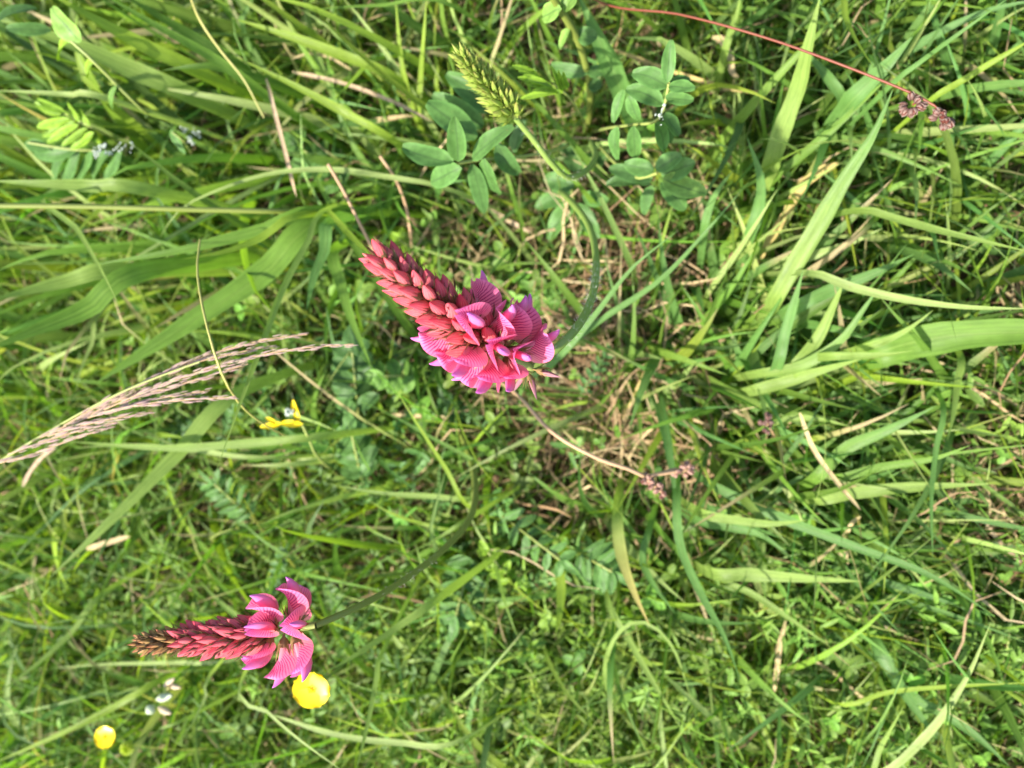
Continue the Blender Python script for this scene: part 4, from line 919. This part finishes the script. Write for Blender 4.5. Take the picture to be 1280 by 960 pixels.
# ------------------------------------------------------------------ wood-rush and sedge heads
tepal_me = loft([(0, 0, .0004, .0002), (.0007, .0003, .0009, .0003), (.0015, .0003, .0009, .0003), (.0022, .0001, .0005, .0002), (.0028, -.0001, .00005, .00005)], 6, 'tepal')
tepal_me2 = tepal_me.copy(); tepal_me.materials.append(M['tepal']); tepal_me2.materials.append(M['tepal_pale'])
cap_me = loft([(0, 0, .0003, .0003), (.0008, 0, .0009, .0009), (.0018, 0, .0010, .0010), (.0026, 0, .0006, .0006), (.003, 0, .0001, .0001)], 8, 'capsule'); cap_me.materials.append(M['capsule'])
def rush(label, stem_px, stem_z, w, mat, heads, tm, scale=1.0):
    pts = [P(a, b, z) for (a, b), z in zip(stem_px, stem_z)]
    root = thing('wood_rush', label, 'rush', Vector((pts[0].x, pts[0].y, max(0, pts[0].z))))
    V, F, U = tube(pts, [w * .5 * mm_per_px(q) for q in pts], 7, 40); world_obj('stem', V, F, M[mat], root, U)
    end = pts[-1]
    for (hx, hy, hz, k) in heads:
        c = P(hx, hy, hz); near = min(pts, key=lambda q: (q - c).length)
        V, F, U = tube([near, (near + c) / 2 + Vector((0, 0, .001)), c], [w * .4 * mm_per_px(c)] * 3, 6, 8); hd = world_obj('seed_head', V, F, M[mat], root, U)
        for i in range(k):
            d = Vector((random.gauss(.1, 1), random.gauss(-.3, 1), random.gauss(.3, .9))).normalized()
            loc = c + d * .0021 * scale - root.location
            m = frame(d, Vector((0, 0, 1)) if abs(d.z) < .9 else Vector((1, 0, 0)), loc, scale)
            link('capsule', cap_me, None, hd, m)
            for j in range(4):
                o = around(d, j * 1.571 + i); link('tepal', tm, None, hd, frame(d + o * .12, o, loc + o * .0006 * scale, scale * random.uniform(.9, 1.2)))
    return root
rush('red-stemmed wood-rush with two dark brown heads at upper right', [(690, -60), (745, 0), (850, 18), (960, 48), (1060, 84), (1125, 110), (1152, 122), (1168, 132)], [0, .12, .15, .16, .165, .165, .165, .165], 3.4, 'stem_red',
     [(1141, 131, .163, 13), (1180, 146, .163, 13)], tepal_me, 1.15)
rush('buff-stemmed wood-rush with faded pink heads right of centre', [(600, 460), (645, 492), (690, 540), (745, 572), (785, 586), (806, 596)], [0, .10, .12, .12, .115, .11], 5, 'stem_tan',
     [(808, 599, .11, 8), (818, 607, .108, 7), (828, 616, .106, 6), (846, 586, .10, 7), (858, 587, .10, 7)], tepal_me2, 1.0)
rush('small brown rush head in the tussock right of middle', [(975, 560), (968, 545), (960, 530)], [0, .05, .075], 3, 'stem_tan', [(957, 524, .078, 8), (958, 533, .075, 5)], tepal_me, .95)

# ------------------------------------------------------------------ the pinkish grass panicle at left
spk_me = loft([(0, 0, .0003, .0003), (.0018, 0, .0006, .0005), (.0045, .0001, .0006, .0006), (.0072, .0001, .0004, .0004), (.010, .0002, .0001, .0001)], 6, 'spikelet'); spk_me.materials.append(M['spikelet'])
def panicle():
    stalk = [(-120, 690), (-60, 625), (0, 577), (60, 540), (120, 506), (180, 478), (250, 452)]
    sz = [0, .16, .205, .215, .22, .222, .222]
    pts = [P(a, b, z) for (a, b), z in zip(stalk, sz)]
    root = thing('grass_panicle', 'long pinkish flowering grass panicle nodding in from the left edge', 'grass panicle', Vector((pts[0].x, pts[0].y, 0)))
    V, F, U = tube(pts, [.0012, .0012, .0011, .001, .0008, .0006, .0004], 7, 50); world_obj('stalk', V, F, M['rachis'], root, U)
    strands = [[(100, 520), (180, 478), (260, 444), (330, 425), (384, 418)], [(130, 512), (210, 478), (300, 450), (370, 436), (442, 430)], [(80, 532), (150, 492), (230, 458), (300, 440), (345, 432)],
               [(130, 515), (180, 505), (230, 500), (295, 496)], [(110, 522), (170, 505), (215, 495), (262, 488)], [(-15, 582), (40, 568), (90, 549), (142, 533)], [(10, 568), (60, 550), (105, 537), (146, 527)],
               [(60, 545), (110, 530), (160, 520), (190, 515)], [(150, 500), (210, 485), (260, 470), (310, 455)], [(40, 552), (100, 524), (150, 500), (200, 480)]]
    for s in strands:
        zz = .222 + random.uniform(-.004, .006); q = [P(a, b, zz - .006 * i / len(s)) for i, (a, b) in enumerate(s)]
        V, F, U = tube(q, [.0004, .0003, .0002], 5, 24); br = world_obj('branch', V, F, M['stem_tan'], root, U)
        pp = resample(q, 60); tt = tangents(pp); Ls = np.linalg.norm(pp[-1] - pp[0]); k = int(Ls / .0015)
        for i in range(k):
            u = .08 + .92 * i / k; a = int(u * 59); t = Vector(tt[a]); o = around(t, random.uniform(0, 6.28))
            link('spikelet', spk_me, None, br, frame(t + o * random.uniform(.0, .08), o, Vector(pp[a]) + o * random.uniform(.0002, .0012) - root.location, random.uniform(.45, .8) * (1 - .4 * u * u)))
panicle()
